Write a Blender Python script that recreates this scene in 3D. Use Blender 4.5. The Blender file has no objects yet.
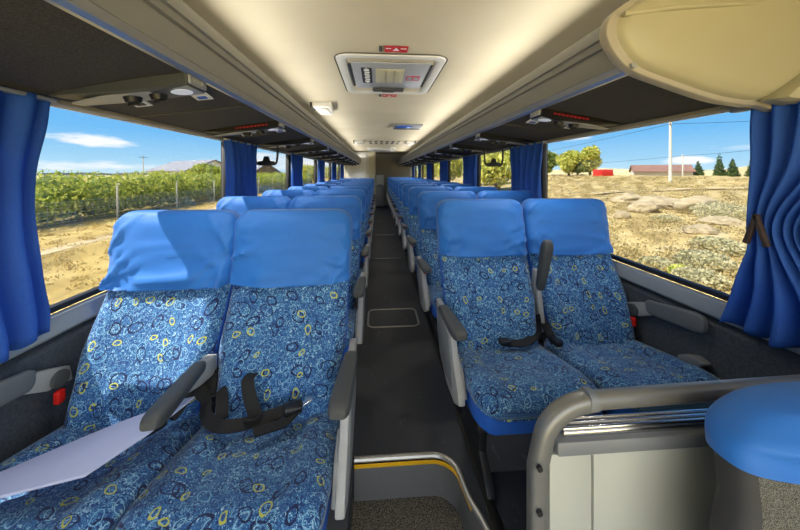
import bpy, bmesh, math, random
from mathutils import Vector, Matrix, noise
S = bpy.context.scene
COL = S.collection
PI = math.pi
rnd = random.Random(7)

# ------------------------------------------------------------------ materials
def srgb(r, g, b):
    f = lambda c: (c/255/12.92) if c/255 <= .04045 else ((c/255+.055)/1.055)**2.4
    return (f(r), f(g), f(b), 1)

class NT:
    def __init__(s, name):
        s.m = bpy.data.materials.new(name); s.m.use_nodes = True
        s.t = s.m.node_tree; s.b = s.t.nodes['Principled BSDF']; s.out = s.t.nodes['Material Output']
    def n(s, typ, **kw):
        nd = s.t.nodes.new('ShaderNode'+typ)
        for k, v in kw.items():
            if k.startswith('i_'):
                nd.inputs[k[2:].replace('_', ' ')].default_value = v
            else: setattr(nd, k, v)
        return nd
    def l(s, a, b): s.t.links.new(a, b)
    def math(s, op, a, b=None, c=None):
        nd = s.n('Math', operation=op)
        for i, v in enumerate((a, b, c)):
            if v is None: continue
            if isinstance(v, (int, float)): nd.inputs[i].default_value = v
            else: s.l(v, nd.inputs[i])
        return nd.outputs[0]
    def mix(s, f, a, b):
        nd = s.n('Mix', data_type='RGBA')
        for sock, v in ((nd.inputs[0], f), (nd.inputs[6], a), (nd.inputs[7], b)):
            if isinstance(v, (int, float, tuple)): sock.default_value = v
            else: s.l(v, sock)
        return nd.outputs[2]
    def bump(s, h, strength=.3, dist=.002):
        nd = s.n('Bump'); nd.inputs['Strength'].default_value = strength; nd.inputs['Distance'].default_value = dist
        s.l(h, nd.inputs['Height']); s.l(nd.outputs[0], s.b.inputs['Normal'])

def plain(name, col, rough=.5, metal=0, var=.08, scale=30, bump=0, spec=.5):
    k = NT(name)
    tc = k.n('TexCoord'); nz = k.n('TexNoise'); nz.inputs['Scale'].default_value = scale; nz.inputs['Detail'].default_value = 4
    k.l(tc.outputs['Object'], nz.inputs['Vector'])
    c = srgb(*col)
    lo = tuple(v*(1-var) for v in c[:3])+(1,); hi = tuple(min(1, v*(1+var)) for v in c[:3])+(1,)
    k.l(k.mix(nz.outputs['Fac'], lo, hi), k.b.inputs['Base Color'])
    k.b.inputs['Roughness'].default_value = rough; k.b.inputs['Metallic'].default_value = metal
    k.b.inputs['Specular IOR Level'].default_value = spec
    if bump: k.bump(nz.outputs['Fac'], bump, .003)
    return k.m

def fabric_pattern():
    k = NT('patterned_seat_fabric')
    uv = k.n('UVMap').outputs[0]
    n1 = k.n('TexNoise', noise_dimensions='2D'); n1.inputs['Scale'].default_value = 150; n1.inputs['Detail'].default_value = 2; n1.inputs['Distortion'].default_value = 1.6
    k.l(uv, n1.inputs['Vector'])
    r = k.n('ValToRGB'); k.l(n1.outputs['Fac'], r.inputs[0])
    e = r.color_ramp.elements
    e[0].position = .36; e[0].color = srgb(12, 42, 92)
    e[1].position = .73; e[1].color = srgb(190, 222, 232)
    x = e.new(.46); x.color = srgb(30, 82, 140)
    x = e.new(.565); x.color = srgb(52, 114, 166)
    x = e.new(.64); x.color = srgb(110, 170, 202)
    col = r.outputs[0]
    # larger patches of the weave, a little lighter or darker
    n2 = k.n('TexNoise', noise_dimensions='2D'); n2.inputs['Scale'].default_value = 14; k.l(uv, n2.inputs['Vector'])
    col = k.mix(k.math('MULTIPLY', n2.outputs['Fac'], .44), col, srgb(18, 58, 122))
    dn = k.n('TexNoise', noise_dimensions='2D'); dn.inputs['Scale'].default_value = 40; k.l(uv, dn.inputs['Vector'])
    dv = k.n('VectorMath', operation='MULTIPLY_ADD'); k.l(dn.outputs['Color'], dv.inputs[0])
    dv.inputs[1].default_value = (.010, .010, 0); k.l(uv, dv.inputs[2]); uvd = dv.outputs[0]
    for (sc, off, rad, el, w, thr, cc) in (
            (15, (3.1, 1.7, 0), .24, 1.7, .020, .38, srgb(128, 176, 202)),
            (13, (0, 0, 0), .26, 1.6, .040, .30, srgb(8, 26, 72)),
            (14, (7.7, 5.2, 0), .25, 1.5, .018, .45, srgb(108, 160, 194)),
            (17, (5.3, 9.1, 0), .20, 1.5, .038, .64, srgb(172, 176, 76)),
            (12, (9.3, 2.1, 0), .28, 1.5, .024, .55, srgb(8, 26, 70))):
        ad = k.n('VectorMath', operation='ADD'); k.l(uvd, ad.inputs[0]); ad.inputs[1].default_value = off
        v = k.n('TexVoronoi', voronoi_dimensions='2D'); v.inputs['Scale'].default_value = sc; v.inputs['Randomness'].default_value = .75
        k.l(ad.outputs[0], v.inputs['Vector'])
        sub = k.n('VectorMath', operation='SUBTRACT'); k.l(ad.outputs[0], sub.inputs[0]); k.l(v.outputs['Position'], sub.inputs[1])
        sep = k.n('SeparateColor'); k.l(v.outputs['Color'], sep.inputs[0])
        rot = k.n('VectorRotate', rotation_type='Z_AXIS'); k.l(sub.outputs[0], rot.inputs['Vector'])
        k.l(k.math('MULTIPLY', sep.outputs[0], 6.283), rot.inputs['Angle'])
        ml = k.n('VectorMath', operation='MULTIPLY'); k.l(rot.outputs[0], ml.inputs[0]); ml.inputs[1].default_value = (sc, sc*el, 0)
        ln = k.n('VectorMath', operation='LENGTH'); k.l(ml.outputs[0], ln.inputs[0])
        rr = k.math('MULTIPLY_ADD', sep.outputs[2], rad*.5, rad*.72)
        band = k.math('LESS_THAN', k.math('ABSOLUTE', k.math('SUBTRACT', ln.outputs['Value'], rr)), w)
        gate = k.math('GREATER_THAN', sep.outputs[1], thr)
        col = k.mix(k.math('MULTIPLY', band, gate), col, cc)
    k.l(col, k.b.inputs['Base Color']); k.b.inputs['Roughness'].default_value = .9
    k.b.inputs['Sheen Weight'].default_value = .15
    k.bump(n1.outputs['Fac'], .25, .002)
    return k.m

def cover_mat():
    k = NT('blue_satin_cover')
    tc = k.n('TexCoord'); nz = k.n('TexNoise'); nz.inputs['Scale'].default_value = 7; nz.inputs['Detail'].default_value = 3
    k.l(tc.outputs['Object'], nz.inputs['Vector'])
    k.l(k.mix(nz.outputs['Fac'], srgb(17, 93, 178), srgb(30, 113, 196)), k.b.inputs['Base Color'])
    wv = k.n('TexNoise'); wv.inputs['Scale'].default_value = 900; k.l(tc.outputs['Object'], wv.inputs['Vector'])
    k.b.inputs['Roughness'].default_value = .62; k.b.inputs['Sheen Weight'].default_value = .15
    k.bump(wv.outputs['Fac'], .12, .001)
    return k.m

def curtain_mat():
    k = NT('royal_blue_curtain')
    tc = k.n('TexCoord'); nz = k.n('TexNoise'); nz.inputs['Scale'].default_value = 300; k.l(tc.outputs['Object'], nz.inputs['Vector'])
    c = k.mix(nz.outputs['Fac'], srgb(36, 86, 176), srgb(56, 112, 202))
    k.l(c, k.b.inputs['Base Color']); k.b.inputs['Roughness'].default_value = .75
    tr = k.n('BsdfTranslucent'); k.l(c, tr.inputs['Color'])
    mx = k.n('MixShader'); mx.inputs[0].default_value = .32
    k.l(k.b.outputs[0], mx.inputs[1]); k.l(tr.outputs[0], mx.inputs[2]); k.l(mx.outputs[0], k.out.inputs['Surface'])
    return k.m

GLASS_TINT = .46   # per face, two faces to a pane
def glass_mat():
    k = NT('tinted_window_glass')
    t = k.n('BsdfTransparent'); t.inputs[0].default_value = (GLASS_TINT, GLASS_TINT*1.0, GLASS_TINT*.99, 1)
    g = k.n('BsdfGlossy'); g.inputs['Roughness'].default_value = .0; g.inputs['Color'].default_value = (.9, .95, 1, 1)
    fr = k.n('Fresnel'); fr.inputs['IOR'].default_value = 1.45
    mx = k.n('MixShader'); geo = k.n('NewGeometry'); k.l(k.math('MULTIPLY', k.math('MULTIPLY', fr.outputs[0], .55), k.math('SUBTRACT', 1, geo.outputs['Backfacing'])), mx.inputs[0]); k.l(t.outputs[0], mx.inputs[1]); k.l(g.outputs[0], mx.inputs[2])
    k.l(mx.outputs[0], k.out.inputs['Surface'])
    return k.m

def noise_ramp(name, scale, stops, rough=.9, detail=6, bump=0, dist=.01, coord='Object', distort=0, stretch=None):
    k = NT(name)
    tc = k.n('TexCoord'); nz = k.n('TexNoise'); nz.inputs['Scale'].default_value = scale; nz.inputs['Detail'].default_value = detail; nz.inputs['Distortion'].default_value = distort
    src = tc.outputs[coord]
    if stretch:
        mp = k.n('Mapping'); mp.inputs['Scale'].default_value = stretch; k.l(src, mp.inputs[0]); src = mp.outputs[0]
    k.l(src, nz.inputs['Vector'])
    r = k.n('ValToRGB'); k.l(nz.outputs['Fac'], r.inputs[0])
    e = r.color_ramp.elements
    e[0].position, e[0].color = stops[0][0], srgb(*stops[0][1]); e[1].position, e[1].color = stops[-1][0], srgb(*stops[-1][1])
    for p, c in stops[1:-1]: x = e.new(p); x.color = srgb(*c)
    k.l(r.outputs[0], k.b.inputs['Base Color']); k.b.inputs['Roughness'].default_value = rough
    k.b.inputs['Specular IOR Level'].default_value = .2
    if bump: k.bump(nz.outputs['Fac'], bump, dist)
    return k.m

def leaf_mat(name, a, b):
    k = NT(name)
    tc = k.n('TexCoord'); nz = k.n('TexNoise'); nz.inputs['Scale'].default_value = 2.2; nz.inputs['Detail'].default_value = 5
    k.l(tc.outputs['Object'], nz.inputs['Vector'])
    r = k.n('ValToRGB'); k.l(nz.outputs['Fac'], r.inputs[0]); e = r.color_ramp.elements
    e[0].position, e[0].color, e[1].position, e[1].color = .35, srgb(*a), .65, srgb(*b)
    k.l(r.outputs[0], k.b.inputs['Base Color']); k.b.inputs['Roughness'].default_value = .8
    k.b.inputs['Specular IOR Level'].default_value = .1
    tr = k.n('BsdfTranslucent'); k.l(r.outputs[0], tr.inputs['Color'])
    mx = k.n('MixShader'); mx.inputs[0].default_value = .35
    k.l(k.b.outputs[0], mx.inputs[1]); k.l(tr.outputs[0], mx.inputs[2]); k.l(mx.outputs[0], k.out.inputs['Surface'])
    return k.m

def emit(name, col, strength):
    k = NT(name); k.b.inputs['Base Color'].default_value = srgb(*col)
    k.b.inputs['Emission Color'].default_value = srgb(*col); k.b.inputs['Emission Strength'].default_value = strength
    return k.m

M = dict(
    fabric=fabric_pattern(), cover=cover_mat(), curtain=curtain_mat(), glass=glass_mat(),
    blue=plain('blue_side_fabric', (26, 90, 186), .85, var=.12, scale=200),
    lgrey=plain('light_grey_plastic', (150, 152, 152), .45, var=.04),
    mgrey=plain('mid_grey_plastic', (118, 121, 123), .5, var=.05),
    pad=plain('charcoal_grey_rubber', (68, 71, 72), .55, var=.06, scale=60),
    dark=plain('black_steel', (26, 27, 29), .5, var=.1),
    black=plain('black_plastic', (16, 16, 18), .45, var=.1),
    belt=plain('black_webbing', (11, 11, 14), .8, var=.25, scale=400),
    chrome=plain('brushed_steel', (205, 205, 205), .22, 1, var=.03),
    red=plain('red_plastic', (205, 32, 24), .4, var=.05),
    alu=plain('aluminium_profile', (178, 180, 184), .32, .75, var=.05, scale=12),
    lip=plain('grey_rack_profile', (142, 142, 138), .42, .25, var=.05, scale=9),
    groove=plain('dark_groove', (70, 66, 58), .7),
    carpet=noise_ramp('charcoal_carpet_lining', 260, [(.3, (58, 57, 56)), (.7, (86, 84, 82))], .95, 3, .2, .002),
    inside=plain('rack_interior_lining', (52, 44, 36), .9),
    ceiling=noise_ramp('cream_ceiling_lining', 1.3, [(.3, (184, 173, 144)), (.7, (198, 187, 158))], .7, 3),
    cream=plain('cream_moulding', (178, 172, 140), .45, var=.03, scale=5),
    creamrim=plain('beige_edge_trim', (172, 164, 146), .4, var=.03),
    white=plain('white_plastic', (222, 222, 214), .4, var=.03),
    offwhite=plain('off_white_panel', (205, 202, 190), .55, var=.04, scale=6),
    wall=noise_ramp('dark_grey_wall_lining', 120, [(.3, (58, 64, 72)), (.7, (76, 82, 90))], .75, 3, .1, .002),
    sill=plain('grey_window_sill', (142, 148, 152), .4, .2, var=.04),
    gasket=plain('black_rubber_gasket', (20, 20, 21), .6),
    outer=plain('outer_body_panel', (90, 92, 95), .6),
    rear=plain('grey_rear_wall_lining', (152, 146, 130), .8, var=.05),
    yellow=plain('yellow_safety_strip', (240, 182, 20), .5, var=.06, scale=60),
    nosing=plain('steel_step_edge', (172, 170, 164), .35, .6, var=.1, scale=50),
    railpipe=plain('grey_handrail_enamel', (124, 124, 120), .38, .35, var=.08, scale=25),
    panel=plain('light_grey_partition_laminate', (172, 174, 164), .5, var=.04, scale=5),
    board=plain('pale_lilac_board', (172, 180, 212), .5, var=.03, scale=4),
    clip=plain('dark_brown_clip', (62, 50, 42), .5),
    mesh=noise_ramp('grey_mesh_seat_fabric', 900, [(.42, (44, 44, 42)), (.55, (120, 118, 108))], .9, 2, .5, .003),
    dgrey=plain('dark_grey_seat_shell', (52, 52, 52), .7, var=.1),
    lens=emit('light_lens', (225, 232, 250), .18),
    led=emit('red_digits', (180, 14, 28), .05),
    label_red=plain('red_label', (190, 24, 34), .5), ink=plain('black_ink', (20, 20, 24), .6),
    screen=plain('blue_display_strip', (40, 90, 190), .3),
)
def floor_mat():
    k = NT('charcoal_rubber_floor')
    tc = k.n('TexCoord')
    n1 = k.n('TexNoise'); n1.inputs['Scale'].default_value = 160; k.l(tc.outputs['Object'], n1.inputs['Vector'])
    mp = k.n('Mapping'); mp.inputs['Scale'].default_value = (9, 3.5, 1); k.l(tc.outputs['Object'], mp.inputs[0])
    n2 = k.n('TexNoise'); n2.inputs['Scale'].default_value = 1.5; n2.inputs['Detail'].default_value = 8; n2.inputs['Roughness'].default_value = .7; k.l(mp.outputs[0], n2.inputs['Vector'])
    base = k.mix(n1.outputs['Fac'], srgb(38, 42, 50), srgb(54, 58, 67))
    sc = k.math('MULTIPLY', k.math('GREATER_THAN', n2.outputs['Fac'], .62), .22)
    k.l(k.mix(sc, base, srgb(120, 122, 124)), k.b.inputs['Base Color'])
    k.b.inputs['Roughness'].default_value = .55
    return k.m
M['floor'] = floor_mat(); M['pad2'] = plain('mid_grey_arm_rubber', (98, 102, 104), .55); M['riser'] = plain('grey_rubber_riser', (96, 96, 94), .6)
M['pebble'] = noise_ramp('pebbled_entry_mat', 240, [(.38, (52, 50, 46)), (.55, (112, 108, 98)), (.7, (150, 145, 130))], .9, 3, .6, .004)

# ------------------------------------------------------------------ helpers
def tag(o, label, cat, group=None, kind=None):
    o['label'] = label; o['category'] = cat
    if group: o['group'] = group
    if kind: o['kind'] = kind
    return o
def thing(name, label, cat, loc=(0, 0, 0), group=None, rz=0):
    o = bpy.data.objects.new(name, None); COL.objects.link(o)
    o.location = loc; o.rotation_euler = (0, 0, rz); o.empty_display_size = .05
    return tag(o, label, cat, group)
def ob(name, bm, mats, parent=None, smooth=35, kind=None):
    if not isinstance(mats, (list, tuple)): mats = [mats]
    bmesh.ops.recalc_face_normals(bm, faces=bm.faces) if kind != 'leafy' else None
    if smooth:
        lim = math.radians(smooth)
        for e in bm.edges:
            e.smooth = not (len(e.link_faces) == 2 and e.calc_face_angle(0) > lim)
        for f in bm.faces: f.smooth = True
    me = bpy.data.meshes.new(name); bm.to_mesh(me); bm.free()
    for m in mats: me.materials.append(m)
    o = bpy.data.objects.new(name, me); COL.objects.link(o)
    if parent: o.parent = parent
    return o
def struct(name, bm, mats, label, cat, parent=None, smooth=35):
    o = ob(name, bm, mats, parent, smooth)
    if parent is None: tag(o, label, cat, kind='structure')
    return o
def add(bm, verts, faces, mi=0, uvs=None):
    vs = [bm.verts.new(v) for v in verts]
    lay = bm.loops.layers.uv.verify() if uvs else None
    for f in faces:
        try: fc = bm.faces.new([vs[i] for i in f])
        except ValueError: continue
        fc.material_index = mi
        if uvs:
            for lp, i in zip(fc.loops, f): lp[lay].uv = uvs[i]
    return vs
def box(bm, c, s, bev=0, mi=0, mat=None, seg=2):
    t = bmesh.new(); bmesh.ops.create_cube(t, size=1)
    for v in t.verts: v.co = Vector((v.co.x*s[0], v.co.y*s[1], v.co.z*s[2]))
    if bev: bmesh.ops.bevel(t, geom=t.edges[:], offset=min(bev, min(s)*.49), segments=seg, affect='EDGES', profile=.5)
    T = Matrix.Translation(c) @ (mat or Matrix())
    t.transform(T); join(bm, t, mi)
def join(bm, t, mi=0):
    t.verts.index_update()
    add(bm, [v.co.copy() for v in t.verts], [[v.index for v in f.verts] for f in t.faces], mi); t.free()
def prism(bm, pts, axis, d0, d1, bev=0, mi=0):
    """polygon pts in the plane across axis, from d0 to d1"""
    def P(a, b, d): return {'x': (d, a, b), 'y': (a, d, b), 'z': (a, b, d)}[axis]
    t = bmesh.new()
    n = len(pts)
    vs0 = [t.verts.new(P(a, b, d0)) for a, b in pts]; vs1 = [t.verts.new(P(a, b, d1)) for a, b in pts]
    t.faces.new(vs0); t.faces.new(vs1[::-1])
    for i in range(n): t.faces.new((vs0[i], vs1[i], vs1[(i+1) % n], vs0[(i+1) % n]))
    bmesh.ops.recalc_face_normals(t, faces=t.faces)
    if bev: bmesh.ops.bevel(t, geom=t.edges[:], offset=bev, segments=2, affect='EDGES', profile=.5)
    join(bm, t, mi)
def cyl(bm, a, b, r, n=14, r2=None, mi=0):
    tube(bm, [a, b], [r, r if r2 is None else r2], n, mi)
def tube(bm, path, r, n=10, mi=0, closed=False, flat=1.0):
    path = [Vector(p) for p in path]; N = len(path)
    if not isinstance(r, (list, tuple)): r = [r]*N
    loops = []; up = None
    for i, p in enumerate(path):
        a = path[i-1] if (i or closed) else p; b = path[(i+1) % N] if (i < N-1 or closed) else p
        d = (b-a).normalized()
        if up is None: up = d.orthogonal().normalized() if abs(d.z) > .9 else Vector((0, 0, 1))
        s = d.cross(up).normalized(); up = s.cross(d).normalized()
        loops.append([p+s*math.cos(2*PI*k/n)*r[i]+up*math.sin(2*PI*k/n)*r[i]*flat for k in range(n)])
    loft(bm, loops, cap=not closed, wrap=closed, mi=mi)
def loft(bm, loops, cap=True, wrap=False, closed=True, uvs=None, mi=0, mif=None):
    n = len(loops[0]); N = len(loops)
    vs = [[bm.verts.new(v) for v in L] for L in loops]
    lay = bm.loops.layers.uv.verify() if uvs else None
    for i in range(N if wrap else N-1):
        j = (i+1) % N
        for k in range(n if closed else n-1):
            q = (k+1) % n
            f = bm.faces.new((vs[i][k], vs[i][q], vs[j][q], vs[j][k])); f.material_index = mif(i, k) if mif else mi
            if uvs:
                for lp, (a, b) in zip(f.loops, ((i, k), (i, q), (j, q), (j, k))): lp[lay].uv = uvs[a][b]
    if cap and not wrap:
        for L, u in ((vs[0], 0), (vs[-1], N-1)):
            try: f = bm.faces.new(L)
            except ValueError: continue
            f.material_index = mif(u, 0) if mif else mi
            if uvs:
                for lp, k in zip(f.loops, range(n)): lp[lay].uv = uvs[u][k]
def ribbon(bm, path, width, side, th=.0025, mi=0):
    """strap along path; side = list of width directions"""
    loops = []
    N = len(path)
    if not isinstance(side, list): side = [side]*N
    for i, p in enumerate(path):
        p = Vector(p); d = (Vector(path[min(i+1, N-1)])-Vector(path[max(i-1, 0)])).normalized()
        s = Vector(side[i]); s = (s-d*s.dot(d)).normalized(); nn = d.cross(s)
        w = width/2
        loops.append([p-s*w-nn*th, p+s*w-nn*th, p+s*w+nn*th, p-s*w+nn*th])
    loft(bm, loops, mi=mi)
def smooth_path(pts, k=6):
    P = [Vector(p) for p in pts]; out = []
    for i in range(len(P)-1):
        p0, p1, p2, p3 = P[max(i-1, 0)], P[i], P[i+1], P[min(i+2, len(P)-1)]
        for j in range(k):
            t = j/k
            out.append(.5*((2*p1)+(p2-p0)*t+(2*p0-5*p1+4*p2-p3)*t*t+(3*p1-p0-3*p2+p3)*t**3))
    out.append(P[-1]); return out
def dup(root, loc, label=None, group=None):
    r = root.copy(); COL.objects.link(r); r.location = loc
    if label: r['label'] = label
    if group: r['group'] = group
    for ch in list(root.children):
        c = ch.copy(); COL.objects.link(c); c.parent = r
        for g in ch.children:
            d = g.copy(); COL.objects.link(d); d.parent = c
    return r
def lerp_tab(tab, x):
    if x <= tab[0][0]: return tab[0][1]
    for (a, va), (b, vb) in zip(tab, tab[1:]):
        if x <= b:
            t = (x-a)/(b-a); t = t*t*(3-2*t); return va+(vb-va)*t
    return tab[-1][1]
def rrect(w, h, r, n=5, cx=0, cy=0):
    out = []
    for sx, sy, a0 in ((1, 1, 0), (-1, 1, 90), (-1, -1, 180), (1, -1, 270)):
        for i in range(n+1):
            a = math.radians(a0+90*i/n); out.append((cx+sx*(w/2-r)+r*math.cos(a), cy+sy*(h/2-r)+r*math.sin(a)))
    return out
ORD = 'front second third fourth fifth sixth seventh eighth ninth tenth eleventh twelfth thirteenth'.split()

# ------------------------------------------------------------------ dimensions of the coach
XW, ZS, ZT, ZC = 1.2, .745, 1.465, 1.94
Y0, Y1 = -1.3, 11.6
LIPX, LIPZ, SLOPE = .67, 1.527, .117
def zu(x): return LIPZ-(abs(x)-LIPX)*SLOPE
PILLARS = [.55, 2.34, 3.9, 5.55, 7.2, 8.85, 10.5]

# ------------------------------------------------------------------ shell
bm = bmesh.new()
corner = [(.13, 1.307)] + [(.13+.105*math.sin(a), 1.207+.10*math.cos(a)) for a in [PI/2*i/8 for i in range(1, 9)]] + [(.247, 1.116), (.276, 1.018), (.30, .8), (.31, .4), (.31, Y0)]
poly = [(-XW, Y0), (-.20, Y0), (-.20, 1.307)] + corner + [(XW, Y0), (XW, Y1), (-XW, Y1)]
prism(bm, poly, 'z', -.165, 0)
struct('floor', bm, M['floor'], 'charcoal rubber aisle and seat platform floor of the coach', 'floor')
bm = bmesh.new(); box(bm, (0, .1, -.195), (2.4, 2.8, .05))
struct('floor_entry', bm, M['pebble'], 'pebbled grey lower entry floor below the yellow step', 'floor')

bm = bmesh.new()
prof = [(-1.26, 2.08), (-1.2, 1.80), (-1.0, 1.90), (-.93, 1.922), (-.6, 1.936), (0, ZC), (.6, 1.936), (.93, 1.922), (1.0, 1.90), (1.2, 1.80), (1.26, 2.08)]
prism(bm, prof, 'y', Y0, Y1+.06)
struct('ceiling', bm, M['ceiling'], 'cream lined coach ceiling above the aisle', 'ceiling', smooth=30)

for s, nm in ((-1, 'left'), (1, 'right')):
    bm = bmesh.new()
    box(bm, (s*(XW+.03), (Y0+Y1)/2, (ZS-.2)/2-.02), (.06, Y1-Y0, ZS+.16))
    prism(bm, [(s*1.2, 0), (s*1.2, .66), (s*1.172, .64), (s*1.165, .30), (s*1.12, .26), (s*1.10, .0)], 'y', Y0, 10 if s < 0 else Y1)
    struct('wall_'+nm, bm, M['wall'], f'dark grey lower side wall along the {nm} seats', 'wall')
    bm = bmesh.new()
    box(bm, (s*(XW+.03), (Y0+Y1)/2, (ZT+2.05)/2), (.06, Y1-Y0, 2.05-ZT))
    struct('wall_'+nm+'_upper', bm, M['outer'], f'outer body band above the {nm} windows', 'wall')
    bm = bmesh.new()
    prism(bm, [(s*1.2, .672), (s*1.172, .672), (s*1.165, .682), (s*1.178, .738), (s*1.2, .742)], 'y', Y0, 10 if s < 0 else Y1, .002)
    struct('trim_%d' % (1 if s < 0 else 2), bm, M['sill'], f'light grey sill moulding under the {nm} windows', 'trim')
    bm = bmesh.new()
    prism(bm, [(s*1.2, ZT+.012), (s*1.172, ZT+.006), (s*1.166, ZT-.012), (s*1.175, ZT-.022), (s*1.2, ZT-.02)], 'y', Y0, 10 if s < 0 else Y1, .002)
    struct('trim_%d' % (3 if s < 0 else 4), bm, M['creamrim'], f'beige head moulding along the top of the {nm} windows', 'trim')
    edges = [Y0]+PILLARS+[Y1]
    for i, p in enumerate(PILLARS):
        bm = bmesh.new(); box(bm, (s*(XW+.012), p, (ZS+ZT)/2), (.045, .08, ZT-ZS+.06), .006)
        struct('trim_%d' % (10+i+20*(s > 0)), bm, M['gasket'], f'black window pillar {ORD[i]} along the {nm} side', 'pillar')
    for i, (a, b) in enumerate(zip(edges, edges[1:])):
        if s < 0 and i >= 6 and a >= 10: continue
        a2 = a+(.05 if i else 0); b2 = b-.05
        bm = bmesh.new(); box(bm, (s*(XW+.025), (a2+b2)/2, (ZS+ZT)/2), (.006, b2-a2, ZT-ZS))
        w = struct('window_%d' % (i+1+(10 if s > 0 else 0)), bm, M['glass'], f'{ORD[i]} clear side window pane on the {nm}', 'window', smooth=0)
        bm = bmesh.new()
        box(bm, (s*(XW+.012), (a2+b2)/2, ZS+.008), (.03, b2-a2, .022), .004)
        ob('window_frame', bm, M['gasket'], w)

bm = bmesh.new(); box(bm, (0, Y1+.03, .95), (2.52, .06, 2.2))
struct('wall_rear', bm, M['rear'], 'taupe rear wall closing the coach behind the last row', 'wall')

# toilet cabin at the rear left
t = thing('toilet_cabin', 'off-white toilet cabin wall at the rear left behind the last seats', 'cabin', (-.69, 10.0, 0))
bm = bmesh.new(); prism(bm, [(-.5, 0), (.5, 0), (.5, 1.915), (-.30, 1.89), (-.5, 1.78)], 'y', .03, 1.53, .01); ob('cabin_body', bm, M['offwhite'], t)
bm = bmesh.new(); box(bm, (.40, -.01, .98), (.20, .05, 1.88), .01); box(bm, (.455, -.04, 1.5), (.03, .03, .3), .008); ob('corner_post', bm, M['cream'], t)
bm = bmesh.new(); box(bm, (-.1, .02, .95), (.62, .03, 1.75), .005); d = ob('door', bm, M['white'], t)
bm = bmesh.new(); box(bm, (.15, -.005, 1.0), (.03, .03, .12), .006); ob('door_handle', bm, M['dark'], d)

# ------------------------------------------------------------------ steps on the floor
t = thing('step_nosing', 'steel step edge with a yellow strip across the near end of the aisle', 'step edge', (0, 0, 0))
path = [(-.195, 1.304, .004), (-.1, 1.304, .004), (0, 1.304, .004)] + [(x-.003*0, y-.004, .004) for x, y in corner[:13]]
bm = bmesh.new(); tube(bm, smooth_path(path, 3), .011, 8); ob('metal_edge', bm, M['nosing'], t)
bm = bmesh.new(); p2 = [Vector(p)+Vector((0, -.010, -.021)) for p in path[:13]]
ribbon(bm, smooth_path(p2, 3), .016, (0, -.35, 1), .003); ob('yellow_strip', bm, M['yellow'], t)
bm = bmesh.new(); p3 = [Vector((x, y-.004, 0)) for x, y, z in smooth_path(path[:14], 3)]
loft(bm, [[p+Vector((0, 0, -.165)), p+Vector((0, 0, -.012)), p+Vector((0, -.004, -.012)), p+Vector((0, -.004, -.165))] for p in p3]); ob('riser', bm, M['riser'], t)

t = thing('floor_hatch', 'metal framed rectangular hatch in the aisle floor beside the second rows', 'hatch', (.03, 2.57, 0))
bm = bmesh.new(); tube(bm, [(x, y, .003) for x, y in rrect(.41, .31, .05)], .0085, 6, closed=True, flat=.5); ob('hatch_frame', bm, M['nosing'], t)
bm = bmesh.new(); prism(bm, rrect(.395, .295, .045), 'z', 0, .0015); ob('hatch_lid', bm, M['floor'], t)
for k, yy in enumerate((4.35, 6.0, 7.7)):
    bm = bmesh.new(); box(bm, (.03, yy, .003), (.40, .03, .006), .002)
    tag(ob('floor_strip', bm, M['nosing']), f'{("nearest", "middle", "farthest")[k]} of three thin metal strips across the far aisle floor', 'strip', 'aisle floor strips')
for s, nm in ((-1, 'left'), (1, 'right')):
    bm = bmesh.new(); box(bm, (s*.315, (.75 if s > 0 else 1.0)/2+5, .006), (.035, 9.2, .012), .003)
    tag(ob('seat_track', bm, M['black']), f'black floor rail the {nm} seats are bolted to', 'rail')

# ------------------------------------------------------------------ seats
HW = .2325
WTAB = [(.36, .196), (.50, .210), (.62, .229), (.74, .229), (.82, .229), (1.0, .233)]
LEAN = .24/.65
def yf(z):
    # reclined back with a headrest bent a little forward
    h = -(1.07-z)*.19; b = -.0513-(.80-z)*.497; t = min(1, max(0, (z-.74)/.12)); t = t*t*(3-2*t)
    return b*(1-t)+h*t-.012*math.sin(PI*min(1, max(0, (z-.42)/.3)))
def back_loop(z, n=56, off=0, zt=1.069, wr=0, seed=0, body=True):
    w = lerp_tab(WTAB, z)+off; t = .115-.03*max(0, (z-.42)/.65)
    r = .062; d = z-(zt+off-r)
    if d > 0:
        q = min(1, d/r); c = math.sqrt(max(0, 1-q*q)); w -= r*(1-c); t *= .25+.75*c
    t2 = t/2+off; pts = []; uv = []
    yc = yf(z)+.058
    for k in range(n):
        a = 2*PI*k/n; ca, sa = math.cos(a), math.sin(a)
        e = .36
        x = w*math.copysign(abs(ca)**e, ca); yy = t2*math.copysign(abs(sa)**(.62), sa)
        u = x/max(w, .01)
        if yy < 0:
            f = min(1, -yy/t2*1.3)
            if body and z < .795:
                g = min(1, max(0, (.795-z)/.08))
                yy -= f*g*(.020*max(0, min(1, (abs(u)-.52)/.2))*(1-max(0, (abs(u)-.85)/.15)) - .006*math.exp(-((abs(u)-.5)/.05)**2))
                for zs in (.56, .66): yy += f*g*.005*math.exp(-((z-zs)/.010)**2)*(abs(u) < .5)
            if wr:
                # creases run down from the upper middle to the lower corners, denser near the hem and the sides
                sg = 1 if x > 0 else -1
                q1 = 1-abs(noise.noise(Vector((x*6+sg*z*9+seed, z*4-sg*x*5, seed))))*2.2
                q2 = 1-abs(noise.noise(Vector((x*11-z*17+seed*2, z*9+x*6, seed+4))))*2.4
                q3 = noise.noise(Vector((x*5, z*7, seed+9)))
                k2 = .30+.7*math.exp(-((z-.83)/.07)**2)+.6*(abs(u)**3)
                yy -= f*wr*(.9*max(0, q1)**3*k2+.6*max(0, q2)**3*k2+.5*q3+.55)
                yy -= f*.008*math.exp(-((z-.95)/.1)**2)*(1-u*u)
        pts.append((x, yc+yy, z)); uv.append((x+2+seed*1.37, z*1.06+seed*.61))
    return pts, uv
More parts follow.
